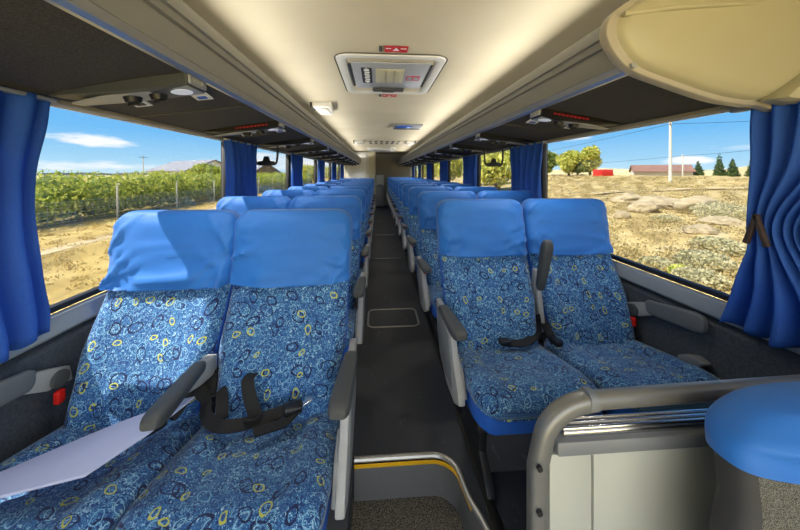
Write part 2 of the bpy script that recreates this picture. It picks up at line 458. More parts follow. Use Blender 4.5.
def seat_meshes(seed):
    zs = [.335+.025*i for i in range(28)]+[1.02, 1.035, 1.045, 1.053, 1.060, 1.065, 1.068]
    LU = [back_loop(z, seed=seed) for z in zs]
    bm = bmesh.new(); n = 56
    def mif(i, k):
        a = (k+.5)/n
        return 0 if .535 < a < .965 else 1
    loft(bm, [a for a, b in LU], uvs=[b for a, b in LU], mif=mif)
    back = bm
    bm = bmesh.new()
    zs = [.796, .798, .803, .81]+[.82+.012*i for i in range(15)]+[1.005, 1.018, 1.03, 1.042, 1.053, 1.058, 1.065, 1.071, 1.075]
    LU = []
    for i, z in enumerate(zs):
        p, u = back_loop(z, 96, .006 if i else .001, 1.070, .020, seed, False)
        # the hem sags a little in the middle
        p = [(x, y-.002, zz-(.010*(1-(x/HW)**2)*max(0, 1-(z-.796)/.1))+.004*noise.noise(Vector((x*9, z*9, seed)))*max(0, 1-(z-.796)/.15)) for x, y, zz in p]
        LU.append(p)
    loft(bm, LU)
    return back, bm
def cushion_mesh(seed=0):
    bm = bmesh.new(); n = 52
    yl = [-.13, -.15, -.18]+[-.22-.03*i for i in range(12)]+[-.569, -.589, -.606, -.619, -.628, -.633, -.635]
    loops = []; uvs = []; arc = 0; prev = None
    for y in yl:
        zt = .412+.060*min(1, max(0, (-.22-y)/.34)) - .012*max(0, (-y-.52)/.11)
        w = .222+.010*math.sin(PI*min(1, max(0, (-y-.15)/.5))); h = .115
        d = -y-.564
        if d > 0: c = math.sqrt(max(0, 1-(d/.0712)**2)); w -= .065*(1-c); zt -= .036*(1-c)
        zb = .408-.085*min(1, max(0, (y+.52)/.33)); h = max(.012, zt-zb)
        d = y+.18
        if d > 0: c = math.sqrt(max(0, 1-(d/.055)**2)); zt -= .03*(1-c); w -= .03*(1-c); h = max(.02, zt-zb-.02*(1-c))
        if prev: arc += math.hypot(y-prev[0], zt-prev[1])
        prev = (y, zt)
        L = []; U = []
        for k in range(n):
            a = 2*PI*k/n; ca, sa = math.cos(a), math.sin(a)
            x = w*math.copysign(abs(ca)**.52, ca); zz = h/2*math.copysign(abs(sa)**.68, sa); u = x/w
            if sa > 0:
                f = min(1, zz/(h/2)*1.2)
                zz += f*(.010*(1-u*u)+.016*max(0, min(1, (abs(u)-.45)/.25))-.010*1.3*math.exp(-((abs(u)-.44)/.07)**2)*min(1, max(0, (y+.625)/.12))-.010*max(0, 1-abs(u)*1.6)*min(1, max(0, (y+.57)/.1)))
                zz -= .010*math.exp(-((y+.36)/.016)**2)*f*(abs(u) < .5)
            L.append((x, y, zt-h/2+zz)); U.append((x+seed*2.1+(0 if sa > 0 else .3), -arc+5+seed*.83))
        loops.append(L); uvs.append(U)
    loft(bm, loops, uvs=uvs, mif=lambda i, k: 1 if .52 < (k+.5)/n < .98 else 0)
    return bm
def skirt_mesh():
    bm = bmesh.new()
    pts = lambda y: (.31 if y > -.3 else .31+.052*(-.3-y)/.32, .35+.072*min(1, max(0, (-.2-y)/.36)))
    loops = []
    for y, sh in ((-.16, .0), (-.3, 0), (-.45, 0), (-.55, 0), (-.60, .008), (-.622, .020), (-.630, .038)):
        b, t2 = pts(y); w = .222-sh
        loops.append([(-w+.012, y, b), (w-.012, y, b), (w, y, b+.012), (w, y, t2), (-w, y, t2), (-w, y, b+.012)])
    loft(bm, loops)
    return bm
def pad_mesh(L=.27, w=.058, h=.042, taper=.75):
    """armrest pad from the hinge at the origin forwards (-y), underside rounded, nose rounded"""
    bm = bmesh.new(); loops = []
    for t in (0, .02, .06, .15, .3, .5, .7, .85, .93, .97, .99, 1):
        ww = w*(taper+(1-taper)*min(1, t*1.4)); hh = h*(.8+.2*t)
        if t > .85: c = math.sqrt(max(0.02, 1-((t-.85)/.152)**2)); ww *= .55+.45*c; hh *= .3+.7*c
        if t < .05: ww *= .7+6*t; hh *= .7+6*t
        loops.append([(math.copysign(abs(math.cos(a))**.5, math.cos(a))*ww/2, -L*t, math.copysign(abs(math.sin(a))**.6, math.sin(a))*hh/2+.012*t) for a in [2*PI*k/20 for k in range(20)]])
    loft(bm, loops); return bm
def xf(bm, loc=(0, 0, 0), rx=0, rz=0):
    bm.transform(Matrix.Translation(loc) @ Matrix.Rotation(rz, 4, 'Z') @ Matrix.Rotation(rx, 4, 'X')); return bm
SEED = {(-1, 'aisle'): 3.3, (-1, 'window'): 9.1, (1, 'aisle'): 15.7, (1, 'window'): 21.2}
CUSH = {}
def make_seat(s, kind, label, loc, arm='up'):
    """s = +1: wall lies towards +x"""
    t = thing('bus_seat', label, 'seat', loc)
    back, cov = seat_meshes(SEED[(s, kind)])
    ob('backrest', back, [M['fabric'], M['blue']], t, 60)
    ob('headrest_cover', cov, M['cover'], t, 80)
    ob('cushion', cushion_mesh(SEED[(s, kind)]), [M['fabric'], M['blue']], t, 80)
    ob('seat_skirt', skirt_mesh(), M['blue'], t)
    bm = bmesh.new(); box(bm, (0, -.38, .30), (.40, .30, .03), .006); box(bm, (0, -.24, .30), (.46, .04, .04), .006); ob('seat_frame', bm, M['dark'], t)
    if kind == 'aisle':
        bm = bmesh.new(); xo = -s*.135
        prism(bm, [(-.50, .012), (-.10, .012), (-.14, .05), (-.22, .10), (-.22, .30), (-.42, .30), (-.40, .10), (-.46, .05)], 'x', xo-.016, xo+.016, .003)
        ob('leg', bm, M['dark'], t)
        # aisle side panel with armrest
        xa, xb = -s*(HW+.010), -s*(HW+.036)
        bm = bmesh.new()
        prism(bm, [(-.10, .60), (-.14, .46), (-.20, .385), (-.33, .335), (-.46, .345), (-.53, .385), (-.52, .42), (-.44, .50), (-.40, .575), (-.30, .61)], 'x', min(xa, xb), max(xa, xb), .006)
        sp = ob('side_panel', bm, M['lgrey'], t)
        bm = bmesh.new(); xm = -s*(HW+.032)
        prism(bm, [(-.14, .58), (-.20, .43), (-.33, .375), (-.44, .385), (-.42, .48), (-.38, .56)], 'x', xm-.007, xm+.007, .004); ob('panel_inset', bm, M['mgrey'], sp)
        bm = bmesh.new(); xm = -s*(HW+.008)
        prism(bm, [(-.395, .50), (-.40, .41), (-.47, .39), (-.52, .40), (-.47, .47)], 'x', xm-.008, xm+.008, .004); ob('hinge_cover', bm, M['mgrey'], sp)
        bm = bmesh.new(); box(bm, (-s*(HW+.020), -.40, .572), (.014, .02, .018), .003); ob('recline_button', bm, M['red'], sp)
        bm = xf(pad_mesh(.29, .060), (-s*(HW+.024), -.20, .596), 0, s*.04)
        ob('armrest', bm, M['pad'], t)
        # armrest between the pair
        xo = s*HW
        if arm == 'up':
            bm = bmesh.new(); prism(bm, [(-.20, .46), (-.15, .47), (-.10, .66), (-.11, .74), (-.145, .74), (-.16, .66)], 'x', xo-.012, xo+.012, .004)
            ca = ob('centre_arm', bm, M['lgrey'], t)
            bm = xf(pad_mesh(.26, .050, .05), (xo, -.165, .655), -PI/2+.33); ob('arm_pad', bm, M['pad'], ca)
        else:
            bm = bmesh.new(); prism(bm, [(-.16, .53), (-.16, .595), (-.22, .605), (-.30, .60), (-.34, .575), (-.26, .55)], 'x', xo-.017, xo+.017, .005)
            ca = ob('centre_arm', bm, M['lgrey'], t)
            bm = xf(pad_mesh(.29, .053, .040), (xo, -.23, .600), -.06, -.13*s); ob('arm_pad', bm, M['pad'], ca)
    else:
        xo = s*(HW+.012) if s < 0 else HW-.016
        bm = bmesh.new(); prism(bm, [(-.15, .52), (-.16, .575), (-.22, .60), (-.33, .640), (-.33, .590), (-.23, .535)], 'x', xo-.010, xo+.010, .004)
        wa = ob('window_arm', bm, M['lgrey'], t)
        bm = bmesh.new(); cyl(bm, (xo-s*.022, -.20, .555), (xo, -.20, .555), .027, 18); ob('pivot_disc', bm, M['pad'], wa)
        bm = xf(pad_mesh(.26, .030, .080), (xo-s*.002, -.265, .600), -.10); ob('arm_pad', bm, M['pad2'], wa)
        bm = bmesh.new(); box(bm, (xo-s*.018, -.205, .50), (.020, .024, .042), .005); ob('buckle_button', bm, M['red'], t)
    return t
XA, XB = .45, .915
protos = {}
def seat_label(s, kind, i, lead='blue-capped patterned'):
    side = 'left' if s < 0 else 'right'
    if i == 0: return None
    n = 11 if s < 0 else 13
    if i == n-1: return f'{lead} {kind} seat in the last row {side} of the aisle'
    return f'{lead} {kind} seat, {ORD[i]} row from the front, {side} of the aisle'
FIRST = {(-1, 'window'): 'blue patterned window seat with a pale lilac board lying across its cushion',
         (-1, 'aisle'): 'blue patterned aisle seat with black belts crumpled on its cushion, left front row',
         (1, 'aisle'): 'blue patterned aisle seat behind the grey handrail, on the right front row',
         (1, 'window'): 'blue patterned window seat behind the handrail, between raised armrest and right window'}
ROWS = {-1: [1.28+.77*k for k in range(11)], 1: [1.60+.765*k for k in range(13)]}
for s in (-1, 1):
    for kind, xx in (('aisle', .444 if s < 0 else .460), ('window', .908 if s < 0 else .940)):
        g = f'seats {"left" if s < 0 else "right"} of the aisle'
        lab0 = FIRST[(s, kind)]
        zz = -.011 if s < 0 else 0
        p = make_seat(s, kind, lab0, (s*xx, ROWS[s][0], zz), 'down' if (s < 0 and kind == 'aisle') else 'up')
        p['group'] = g
        base = p
        if s < 0 and kind == 'aisle':
            base = make_seat(s, kind, seat_label(s, kind, 1), (s*xx, ROWS[s][1], zz), 'up'); base['group'] = g
        for i, y in enumerate(ROWS[s]):
            if i == 0 or (i == 1 and base is not p): continue
            dup(base, (s*xx, y, zz), seat_label(s, kind, i), g)
        protos[(s, kind)] = p

# seat belts (parts of the front seats, in seat coordinates)
def belt(seat, pts, side, w=.040, k=6, name='seat_belt', tongue=None):
    o = seat.location
    bm = bmesh.new(); P = smooth_path([(p[0]-o.x, p[1]-o.y, p[2]-o.z) for p in pts], k)
    if isinstance(side, list): side = [tuple(v) for v in smooth_path(side, k)]
    ribbon(bm, P, w*.86, side)
    return ob(name, bm, M['belt'], seat)
LA, LW, RA, RW = protos[(-1, 'aisle')], protos[(-1, 'window')], protos[(1, 'aisle')], protos[(1, 'window')]
b = belt(LA, [(-.672, 1.10, .545), (-.655, 1.06, .50), (-.635, 1.00, .468), (-.60, .965, .462), (-.555, .945, .465), (-.50, .955, .46), (-.44, .985, .455), (-.385, 1.00, .462), (-.345, .99, .478)],
         [(.2, .8, .2), (.5, .7, .3), (.8, .5, .5), (.3, .8, .4), (0, .9, .5), (-.2, .9, .5), (-.1, .9, .6), (0, .9, .6), (0, .9, .6)])
o = LA.location
bm = bmesh.new(); box(bm, (-.365-o.x, .995-o.y, .482), (.055, .042, .022), .006, mat=Matrix.Rotation(.3, 4, 'Z')); bk = ob('buckle', bm, M['black'], b)
bm = bmesh.new(); box(bm, (-.325-o.x, 1.012-o.y, .49), (.035, .022, .004), .0015, mat=Matrix.Rotation(.45, 4, 'Z') @ Matrix.Rotation(-.3, 4, 'Y')); ob('tongue', bm, M['chrome'], b)
belt(LA, [(-.52, 1.075, .535), (-.525, 1.045, .535), (-.512, 1.02, .505), (-.49, 1.00, .470), (-.475, .975, .462), (-.50, .955, .468)], (1, .15, .1), .045)
belt(LA, [(-.345, .985, .47), (-.38, .955, .458), (-.43, .93, .462), (-.455, .915, .465)], (.2, 1, .1), .035)
belt(LA, [(-.70, 1.075, .51), (-.685, 1.04, .53), (-.66, 1.02, .515), (-.64, 1.035, .485), (-.61, 1.04, .505), (-.59, 1.01, .48), (-.575, .975, .462)], [(.3, .9, .2), (.6, .6, .5), (.2, .9, .4), (.8, .3, .5), (.3, .9, .1), (.5, .8, .3), (.6, .7, .3)], .042)
belt(LW, [(-.70, 1.08, .535), (-.715, 1.03, .50), (-.73, .985, .475), (-.765, .955, .468), (-.80, .93, .47)], (.6, .8, .2), .05)
b = belt(RA, [(.675, 1.43, .53), (.655, 1.385, .485), (.615, 1.355, .462), (.56, 1.335, .452), (.51, 1.335, .452), (.47, 1.345, .452)], (0, 1, .25), .045)
o = RA.location
bm = bmesh.new(); box(bm, (.475-o.x, 1.34-o.y, .458), (.05, .04, .02), .005); ob('buckle', bm, M['black'], b)
b = belt(RW, [(.695, 1.44, .53), (.705, 1.39, .48), (.70, 1.34, .462), (.69, 1.30, .464)], (1, .3, .2), .045)
o = RW.location
bm = bmesh.new(); box(bm, (.69-o.x, 1.30-o.y, .472), (.032, .06, .022), .005, mat=Matrix.Rotation(.2, 4, 'Z')); ob('buckle', bm, M['black'], b)

# pale board on the left window seat
bm = bmesh.new()
prism(bm, [(-.664, .995), (-.70, .985), (-.826, .905), (-1.12, .672), (-1.10, .64), (-.916, .725), (-.776, .761), (-.71, .871)], 'z', .512, .519, .002)
bm.transform(Matrix.Translation((-.8, .8, .515)) @ Matrix.Rotation(.03, 4, 'X') @ Matrix.Translation((.8, -.8, -.515)))
tag(ob('folding_board', bm, M['board']), 'long pale lilac-white board lying slanted across the left window seat cushion', 'board')

# wall handle by the right front window seat
bm = bmesh.new(); prism(bm, [(1.06, .50), (1.10, .51), (1.15, .488), (1.17, .47), (1.15, .455), (1.10, .462)], 'x', 1.125, 1.165, .008)
tag(ob('wall_handle', bm, M['mgrey']), 'small grey lever on the right wall in front of the front window seat', 'handle')
bm = bmesh.new(); box(bm, (.93, 1.30, .02), (.16, .10, .04), .006)
tag(ob('foot_plate', bm, M['lgrey']), 'small light grey plate on the floor under the right front window seat', 'plate')

# ------------------------------------------------------------------ handrail partition
t = thing('partition', 'grey handrail partition with curved corner post in front of the right front seats', 'partition', (0, .62, 0))
arc = [(.239, 0, .02), (.239, 0, .3), (.239, 0, .60)] + [(.239+.012+.11*(1-math.cos(a))*.95, 0, .645+.088*math.sin(a)) for a in [PI/2*i/10 for i in range(1, 10)]] + [(.365, 0, .7355)]
def bar(bm, path, w, d, r=.012):
    path = [Vector(p) for p in path]; loops = []
    for i, p in enumerate(path):
        dd = (path[min(i+1, len(path)-1)]-path[max(i-1, 0)]).normalized(); s = Vector((0, 1, 0)); u = dd.cross(s).normalized()
        loops.append([p+u*a+s*b for a, b in rrect(w, d, r, 3)])
    loft(bm, loops)
bm = bmesh.new(); bar(bm, arc, .036, .038, .012); cp = ob('corner_post', bm, M['railpipe'], t)
bm = bmesh.new()
for x, z in ((.232, .62), (.232, .53)): cyl(bm, (x, -.026, z), (x, -.020, z), .006, 10)
ob('screw', bm, M['dark'], cp)
bm = bmesh.new(); bar(bm, [(.362, 0, .7355), (.60, 0, .740), (1.16, 0, .748)], .036, .034, .015); ob('handrail', bm, M['railpipe'], t)
bm = bmesh.new(); bar(bm, [(.345, 0, .738), (.362, 0, .7365)], .040, .040, .014); ob('rail_joint', bm, M['mgrey'], t)
bm = bmesh.new(); box(bm, (.73, .012, .668), (.87, .034, .012), .003)
for yy in (.0, .012, .024): box(bm, (.73, yy, .677), (.87, .007, .008), .003)
ob('ledge', bm, M['chrome'], t)
bm = bmesh.new(); box(bm, (.72, 0, .648), (.89, .034, .030), .004); ob('lower_rail', bm, M['mgrey'], t)
bm = bmesh.new(); box(bm, (.307, 0, .317), (.092, .02, .632), .003); box(bm, (.766, 0, .317), (.818, .02, .632), .003); ob('panel', bm, M['panel'], t)

# ------------------------------------------------------------------ guide seat at the lower right
t = thing('guide_seat', 'dark grey mesh crew seat with a bright blue cap in the lower right corner', 'seat', (.65, .42, 0))
def gl(z, off=0, n=48, zt=.905):
    w = lerp_tab([(.3, .25), (.60, .285), (.70, .275), (.76, .250), (.82, .248), (.9, .243)], z)+off; tt = .105; r = .07; d = z-(zt+off-r)
    if d > 0: c = math.sqrt(max(0, 1-min(1, d/r)**2)); w -= r*1.6*(1-c); tt *= .35+.65*c
    return [(w*math.copysign(abs(math.cos(a))**.55, math.cos(a)), .05-(.9-z)*.12+(tt/2+off)*math.copysign(abs(math.sin(a))**.7, math.sin(a)), z) for a in [2*PI*k/n for k in range(n)]]
bm = bmesh.new(); loft(bm, [gl(z) for z in [.40+.03*i for i in range(14)]+[.82, .85, .87, .885, .895, .902]], mif=lambda i, k: 1 if 27 < k < 45 else 0); ob('backrest', bm, [M['dgrey'], M['mesh']], t, 60)
bm = bmesh.new()
L = []
for z in [.828, .831, .836, .843, .850, .857, .864, .870, .877, .885, .894, .902, .908, .911]:
    L.append([(x, y-.012*max(0, math.exp(-((z-.875)/.012)**2))*(y < .05)+.004*noise.noise(Vector((x*12, z*20, 2))), zz-.012*noise.noise(Vector((x*6, 1, 1)))*max(0, 1-(z-.828)/.04)) for x, y, zz in gl(z, .010)])
loft(bm, L); ob('headrest_cover', bm, M['cover'], t, 80)
t.location.z = -.092; t.location.x = .745; t.location.y = .44
bm = bmesh.new(); box(bm, (0, -.2, .40), (.48, .46, .12), .04, seg=4); ob('cushion', bm, M['mesh'], t)
bm = bmesh.new(); box(bm, (0, -.15, .19), (.12, .2, .20), .01); ob('pedestal', bm, M['dark'], t)

# ------------------------------------------------------------------ luggage racks
CONS = {-1: [1.03+.86*k for k in range(11)], 1: [1.45+.87*k for k in range(11)]}
for s, nm in ((-1, 'left'), (1, 'right')):
    ya, yb = (Y0, 9.98) if s < 0 else (.885, Y1-.01)
    t = thing('luggage_rack', f'grey overhead luggage rack running along the {nm} side above the windows', 'luggage rack', (0, 0, 0))
    X = lambda pts: [(s*a, b) for a, b in pts]
    bm = bmesh.new(); prism(bm, X([(.668, LIPZ+.004), (1.175, zu(1.175)), (1.175, zu(1.175)+.02), (.668, LIPZ+.026)]), 'y', ya, yb); up = ob('underside_panel', bm, M['carpet'], t)
    for yc in CONS[s]:
        yy = yc+.40; bm = bmesh.new()
        prism(bm, X([(.69, zu(.69)+.003), (1.16, zu(1.16)+.001), (1.16, zu(1.16)-.0025), (.69, zu(.69)-.001)]), 'y', yy, yy+.012)
        ob('panel_joint', bm, M['groove'], up)
    bm = bmesh.new(); prism(bm, X([(.682, 1.524), (.668, 1.523), (.657, 1.531), (.651, 1.552), (.665, 1.556), (.682, 1.545)]), 'y', ya, yb); ob('edge_strip', bm, M['alu'], t)
    bm = bmesh.new()
    prism(bm, X([(.651, 1.553), (.645, 1.60), (.645, 1.618), (.653, 1.622), (.653, 1.630), (.644, 1.634), (.644, 1.650), (.652, 1.654), (.652, 1.662), (.645, 1.667), (.648, 1.695), (.656, 1.715), (.668, 1.724), (.682, 1.722), (.690, 1.70), (.690, 1.555)]), 'y', ya, yb)
    ob('front_lip', bm, M['lip'], t, 25)
    bm = bmesh.new(); prism(bm, X([(.69, 1.552), (1.18, 1.50), (1.19, 1.77), (1.17, 1.77), (1.16, 1.53), (.69, 1.572)]), 'y', ya, yb); ob('rack_lining', bm, M['inside'], t)
    for k in range(12):
        yy = ya+.5+k*.9
        if yy > yb-.1: continue
        bm = bmesh.new(); prism(bm, X([(.70, 1.60), (1.16, 1.52), (1.16, 1.77), (.95, 1.86), (.86, 1.84), (.78, 1.74)]), 'y', yy, yy+.03)
        ob('divider', bm, M['inside'], t)
    if s > 0:
        out = [(.60, 1.595), (.585, 1.64), (.60, 1.69), (.66, 1.74), (.80, 1.83), (.95, 1.88), (1.195, 1.78), (1.195, 1.44), (1.082, 1.430), (.99, 1.436), (.905, 1.452), (.772, 1.492), (.658, 1.533)]
        out2 = [(Vector(p)) for p in out]
        ring = [tuple(v[:2]) for v in smooth_path([(a, b, 0) for a, b in out]+[(out[0][0], out[0][1], 0)], 5)][:-1]
        ring = [(min(a, 1.194), min(b, 1.88)) for a, b in ring]
        cx, cz = 1.19, 1.70
        bm = bmesh.new()
        prism(bm, ring, 'y', .862, .897, .004); ob('end_cap_rim', bm, M['creamrim'], t, 50)
        bm = bmesh.new(); loops = []
        for q, yy in ((.955, .868), (.94, .850), (.91, .838), (.80, .825), (.6, .815), (.35, .81), (.1, .808)):
            loops.append([(cx+(a-cx)*q, yy, cz+(b-cz)*q) for a, b in ring])
        loft(bm, loops); ec = ob('end_cap', bm, M['cream'], t, 60)
        bm = bmesh.new(); tube(bm, [(.625, .845, 1.686), (.75, .822, 1.697), (.9, .812, 1.708), (1.05, .82, 1.718), (1.16, .845, 1.726)], .009, 8); ob('cap_crease', bm, M['cream'], ec)
        bm = bmesh.new(); prism(bm, [(1.06, 1.437), (1.195, 1.55), (1.195, 1.43), (1.13, 1.425)], 'y', .78, .85, .004); ob('corner_cover', bm, M['cream'], ec)
        bm = bmesh.new(); cyl(bm, (.662, .858, 1.540), (.662, .85, 1.540), .009, 12); ob('screw', bm, M['lgrey'], t)

# consoles under the racks
def make_console(s, kind, label, loc):
    """reading light and air nozzle unit; x grows towards the wall (times s), tilted with the rack underside"""
    t = thing('service_console', label, 'console', loc)
    t.rotation_euler = (0, math.atan(SLOPE)*s, 0)
    bm = bmesh.new(); loops = []
    for xx, h, w in ((.0, .034, .100), (.004, .040, .106), (.10, .042, .108), (.22, .038, .104), (.34, .027, .09), (.42, .016, .07), (.47, .006, .05)):
        y0, y1 = -w/2+xx*.10, w/2+xx*.10
        loops.append([(s*xx, y0, 0), (s*xx, y1, 0), (s*xx, y1, -h*.75), (s*xx, y1-.008, -h), (s*xx, y0+.008, -h), (s*xx, y0, -h*.8)])
    loft(bm, loops); h = ob('housing', bm, M['pad'] if kind == 0 else M['black'], t, 30)
    bm = bmesh.new(); prism(bm, [(s*a, b) for a, b in ((.003, -.046), (.30, -.01), (.40, .02), (.40, .055), (.25, .068), (.003, .048))], 'z', -.041, -.0345, .002)
    fp = ob('face_plate', bm, M['lgrey'], t)
    bm = bmesh.new(); cyl(bm, (s*.05, .004, -.043), (s*.05, .004, -.040), .030, 20); ob('reading_light', bm, M['lens'], t)
    for xx in (.13, .21):
        bm = bmesh.new(); cyl(bm, (s*xx, .016, -.058), (s*xx, .016, -.040), .020, 16, .026)
        nz = ob('air_nozzle', bm, M['black'], t)
        bm = bmesh.new(); box(bm, (s*xx, .016, -.062), (.034, .006, .010), .002); ob('nozzle_fin', bm, M['dark'], nz)
    bm = bmesh.new(); box(bm, (s*-.002, .0, -.018), (.012, .09, .028), .003)
    box(bm, (s*-.009, -.02, -.018), (.004, .02, .012), .001, 0); box(bm, (s*-.009, .022, -.018), (.004, .02, .012), .001, 0)
    ob('end_plate', bm, M['lgrey'], t)
    for xx, yy in ((.035, .088), (.25, .098)):
        bm = bmesh.new(); box(bm, (s*xx, yy, -.036), (.055, .05, .004), .001, mat=Matrix.Rotation(-.2, 4, 'X'))
        box(bm, (s*xx, yy-.03, -.020), (.03, .02, .034), .003)
        cl = ob('clip_tab', bm, M['white'], t)
        bm = bmesh.new(); box(bm, (s*xx, yy+.004, -.0395), (.030, .018, .002), 0, mat=Matrix.Rotation(-.2, 4, 'X')); ob('clip_label', bm, M['screen'] if xx < .1 else M['groove'], cl)
    if kind == 1:
        bm = bmesh.new()
        for k in range(9): box(bm, (s*(.07+.022*k), -.055+.10*(.07+.022*k)+.0, -.016), (.014, .005, .008), .001)
        ob('indicator_strip', bm, M['led'], t)
    return t
P = {}
for s in (-1, 1):
    for i, y in enumerate(CONS[s]):
        side = 'left' if s < 0 else 'right'
        kind = 0 if (s < 0 and i == 0) else (1 if (s < 0 and i == 1) or (s > 0 and i == 0) else 2)
        lab = {0: 'grey reading light and air vent unit nearest the left curtain, under the left rack',
               1: f'black vent unit with a red indicator strip under the {side} luggage rack',
               2: f'reading light and vent unit, {ORD[i]} along under the {side} luggage rack'}[kind]
        loc = (s*.682, y, zu(.682)+.003)
        if (s, kind) in P: o = dup(P[(s, kind)], loc, lab)
        else: o = P[(s, kind)] = make_console(s, kind, lab, loc)
        o['group'] = f'service units under the {side} rack'

# hanging bracket frames
for s, y, nm in ((-1, 2.72, 'left'), (1, 2.98, 'right')):
    t = thing('hanging_bracket', f'black open U-shaped frame hanging from the {nm} rack at the window', 'bracket', (s*1.06, y, 1.455))
    bm = bmesh.new()
    tube(bm, smooth_path([(-.095, 0, .0), (-.095, 0, -.06), (-.088, 0, -.13), (-.07, 0, -.158), (0, 0, -.163), (.07, 0, -.158), (.088, 0, -.13), (.095, 0, -.06), (.095, 0, 0)], 3), .009, 8); ob('frame', bm, M['black'], t)
    bm = bmesh.new(); prism(bm, [(-.075, -.168), (.075, -.168), (.07, -.135), (.03, -.13), (.018, -.09), (-.018, -.09), (-.03, -.13), (-.07, -.135)], 'y', -.012, .012, .004); ob('mount', bm, M['black'], t)

# ------------------------------------------------------------------ ceiling fittings
t = thing('roof_hatch', 'cream emergency roof hatch with grey inner panel in the ceiling', 'roof hatch', (-.01, 2.29, 1.94))
bm = bmesh.new()
o1 = rrect(.70, .90, .09, 6); o2 = rrect(.55, .74, .05, 6)
loft(bm, [[(x, y, z) for x, y in L] for L, z in ((rrect(.70, .90, .09, 6), 0), (rrect(.69, .89, .085, 6), -.012), (rrect(.64, .84, .07, 6), -.014), (rrect(.585, .78, .05, 6), -.008), (rrect(.565, .76, .045, 6), 0))], cap=False); ob('frame', bm, M['offwhite'], t, 50)
bm = bmesh.new(); tube(bm, [(x, y, -.003) for x, y in rrect(.712, .912, .095, 6)], .004, 6, closed=True); ob('seal', bm, M['groove'], t)
bm = bmesh.new(); box(bm, (0, -.03, -.006), (.52, .58, .012), .006); ip = ob('inner_panel', bm, M['lgrey'], t)
bm = bmesh.new(); box(bm, (0, -.06, -.014), (.20, .30, .006), .003)
for k in (-1, 0, 1): box(bm, (k*.06, -.06, -.018), (.05, .27, .004), .002)
ob('vent_cover', bm, M['cream'], ip)
bm = bmesh.new()
for sx in (-1, 1): box(bm, (sx*.272, -.03, -.004), (.012, .50, .01))
ob('slot', bm, M['ink'], t)
bm = bmesh.new(); prism(bm, [(-.13, .24), (.13, .24), (.125, .29), (.06, .29), (.04, .315), (-.04, .315), (-.06, .29), (-.125, .29)], 'z', -.034, -.004, .003); ob('handle', bm, M['dgrey'], t)
# stickers on the hatch
def text(name, s, size, loc, mat, parent, rz=0):
    """lettering that faces down from the ceiling, readable from the front of the coach"""
    cu = bpy.data.curves.new(name, 'FONT'); cu.body = s; cu.size = size; cu.align_x = 'CENTER'; cu.align_y = 'CENTER'; cu.extrude = .0004
    tmp = bpy.data.objects.new(name, cu); COL.objects.link(tmp)
    me = bpy.data.meshes.new_from_object(tmp.evaluated_get(bpy.context.evaluated_depsgraph_get()))
    bpy.data.objects.remove(tmp)
    me.transform(Matrix.Translation(loc) @ Matrix.Rotation(rz, 4, 'Z') @ Matrix.Rotation(PI, 4, 'X') )
    me.materials.clear(); me.materials.append(mat)
    o = bpy.data.objects.new(name, me); COL.objects.link(o); o.parent = parent
    return o
bm = bmesh.new(); box(bm, (-.165, -.06, -.013), (.072, .34, .002)); lb = ob('warning_label', bm, M['ink'], ip)
bm = bmesh.new()
for k in range(7):
    box(bm, (-.165+.004*(k % 2), -.18+.040*k, -.0145), (.034, .026, .001))
prism(bm, [(-.165, .104), (-.185, .076), (-.145, .076)], 'z', -.0150, -.0140); prism(bm, [(-.165, -.224), (-.185, -.202), (-.145, -.202)], 'z', -.0150, -.0140)
ob('label_mark', bm, M['white'], lb)
bm = bmesh.new(); box(bm, (.175, -.02, -.013), (.10, .10, .002)); lb = ob('notice_label', bm, M['label_red'], ip)
bm = bmesh.new(); box(bm, (.150, -.02, -.0145), (.036, .075, .001)); box(bm, (.198, -.02, -.0145), (.04, .060, .001)); ob('label_mark', bm, M['lgrey'], lb)
for y, nm, w in ((1.765, 'nearer the camera in front of', .135), (2.83, 'on the far side of', .13)):
    t = thing('red_sticker', f'small red rectangular sticker {nm} the roof hatch', 'sticker', (.01, y, 1.937))
    bm = bmesh.new(); box(bm, (0, 0, 0), (w, .085, .002)); ob('sticker_face', bm, M['label_red'], t)
    bm = bmesh.new(); box(bm, (-w/2-.022, 0, 0), (.018, .08, .002)); ob('side_strip', bm, M['groove'], t)
    bm = bmesh.new(); prism(bm, [(-.02, .018), (.02, .018), (.008, -.004), (.0, -.02), (-.008, -.004)], 'z', -.0022, -.0012); box(bm, (-.045, -.012, -.0017), (.03, .010, .001)); box(bm, (.042, -.012, -.0017), (.034, .010, .001)); ob('arrow', bm, M['white'], t)
# lamp boxes
for k, (x, y, lab) in enumerate(((-.66, 3.3, 'cream wedge ceiling speaker above the left rack, nearest the roof hatch'), (-.52, 6.9, 'cream ceiling speaker far down above the left rack beside the dark slots'), (.62, 6.9, 'cream ceiling speaker above the right rack beside the dark slots'))):
    t = thing('ceiling_speaker', lab, 'speaker', (x, y, 1.935), 'ceiling speakers')
    bm = bmesh.new(); prism(bm, [(-.09, -.22), (.10, -.20), (.06, .22), (-.09, .22)], 'z', -.055, .004, .012); ob('housing', bm, M['offwhite'], t)
    bm = bmesh.new(); box(bm, (0, 0, -.058), (.10, .30, .006), .002); ob('grille', bm, M['creamrim'], t)
    bm = bmesh.new(); box(bm, (-.105 if x < 0 else .11, -.1, -.03), (.02, .2, .05), .004); ob('side_bracket', bm, M['groove'], t)
t = thing('ceiling_display', 'thin dark ceiling panel with a blue strip right of the aisle line', 'display', (.35, 4.62, 1.937))
bm = bmesh.new(); box(bm, (0, 0, -.012), (.42, .40, .03), .006); ob('housing', bm, M['mgrey'], t)
bm = bmesh.new(); box(bm, (-.06, -.08, -.029), (.22, .20, .006), .002); ob('screen', bm, M['screen'], t)
bm = bmesh.new(); box(bm, (0, .14, -.03), (.40, .06, .006), .002); ob('grille', bm, M['ink'], t)
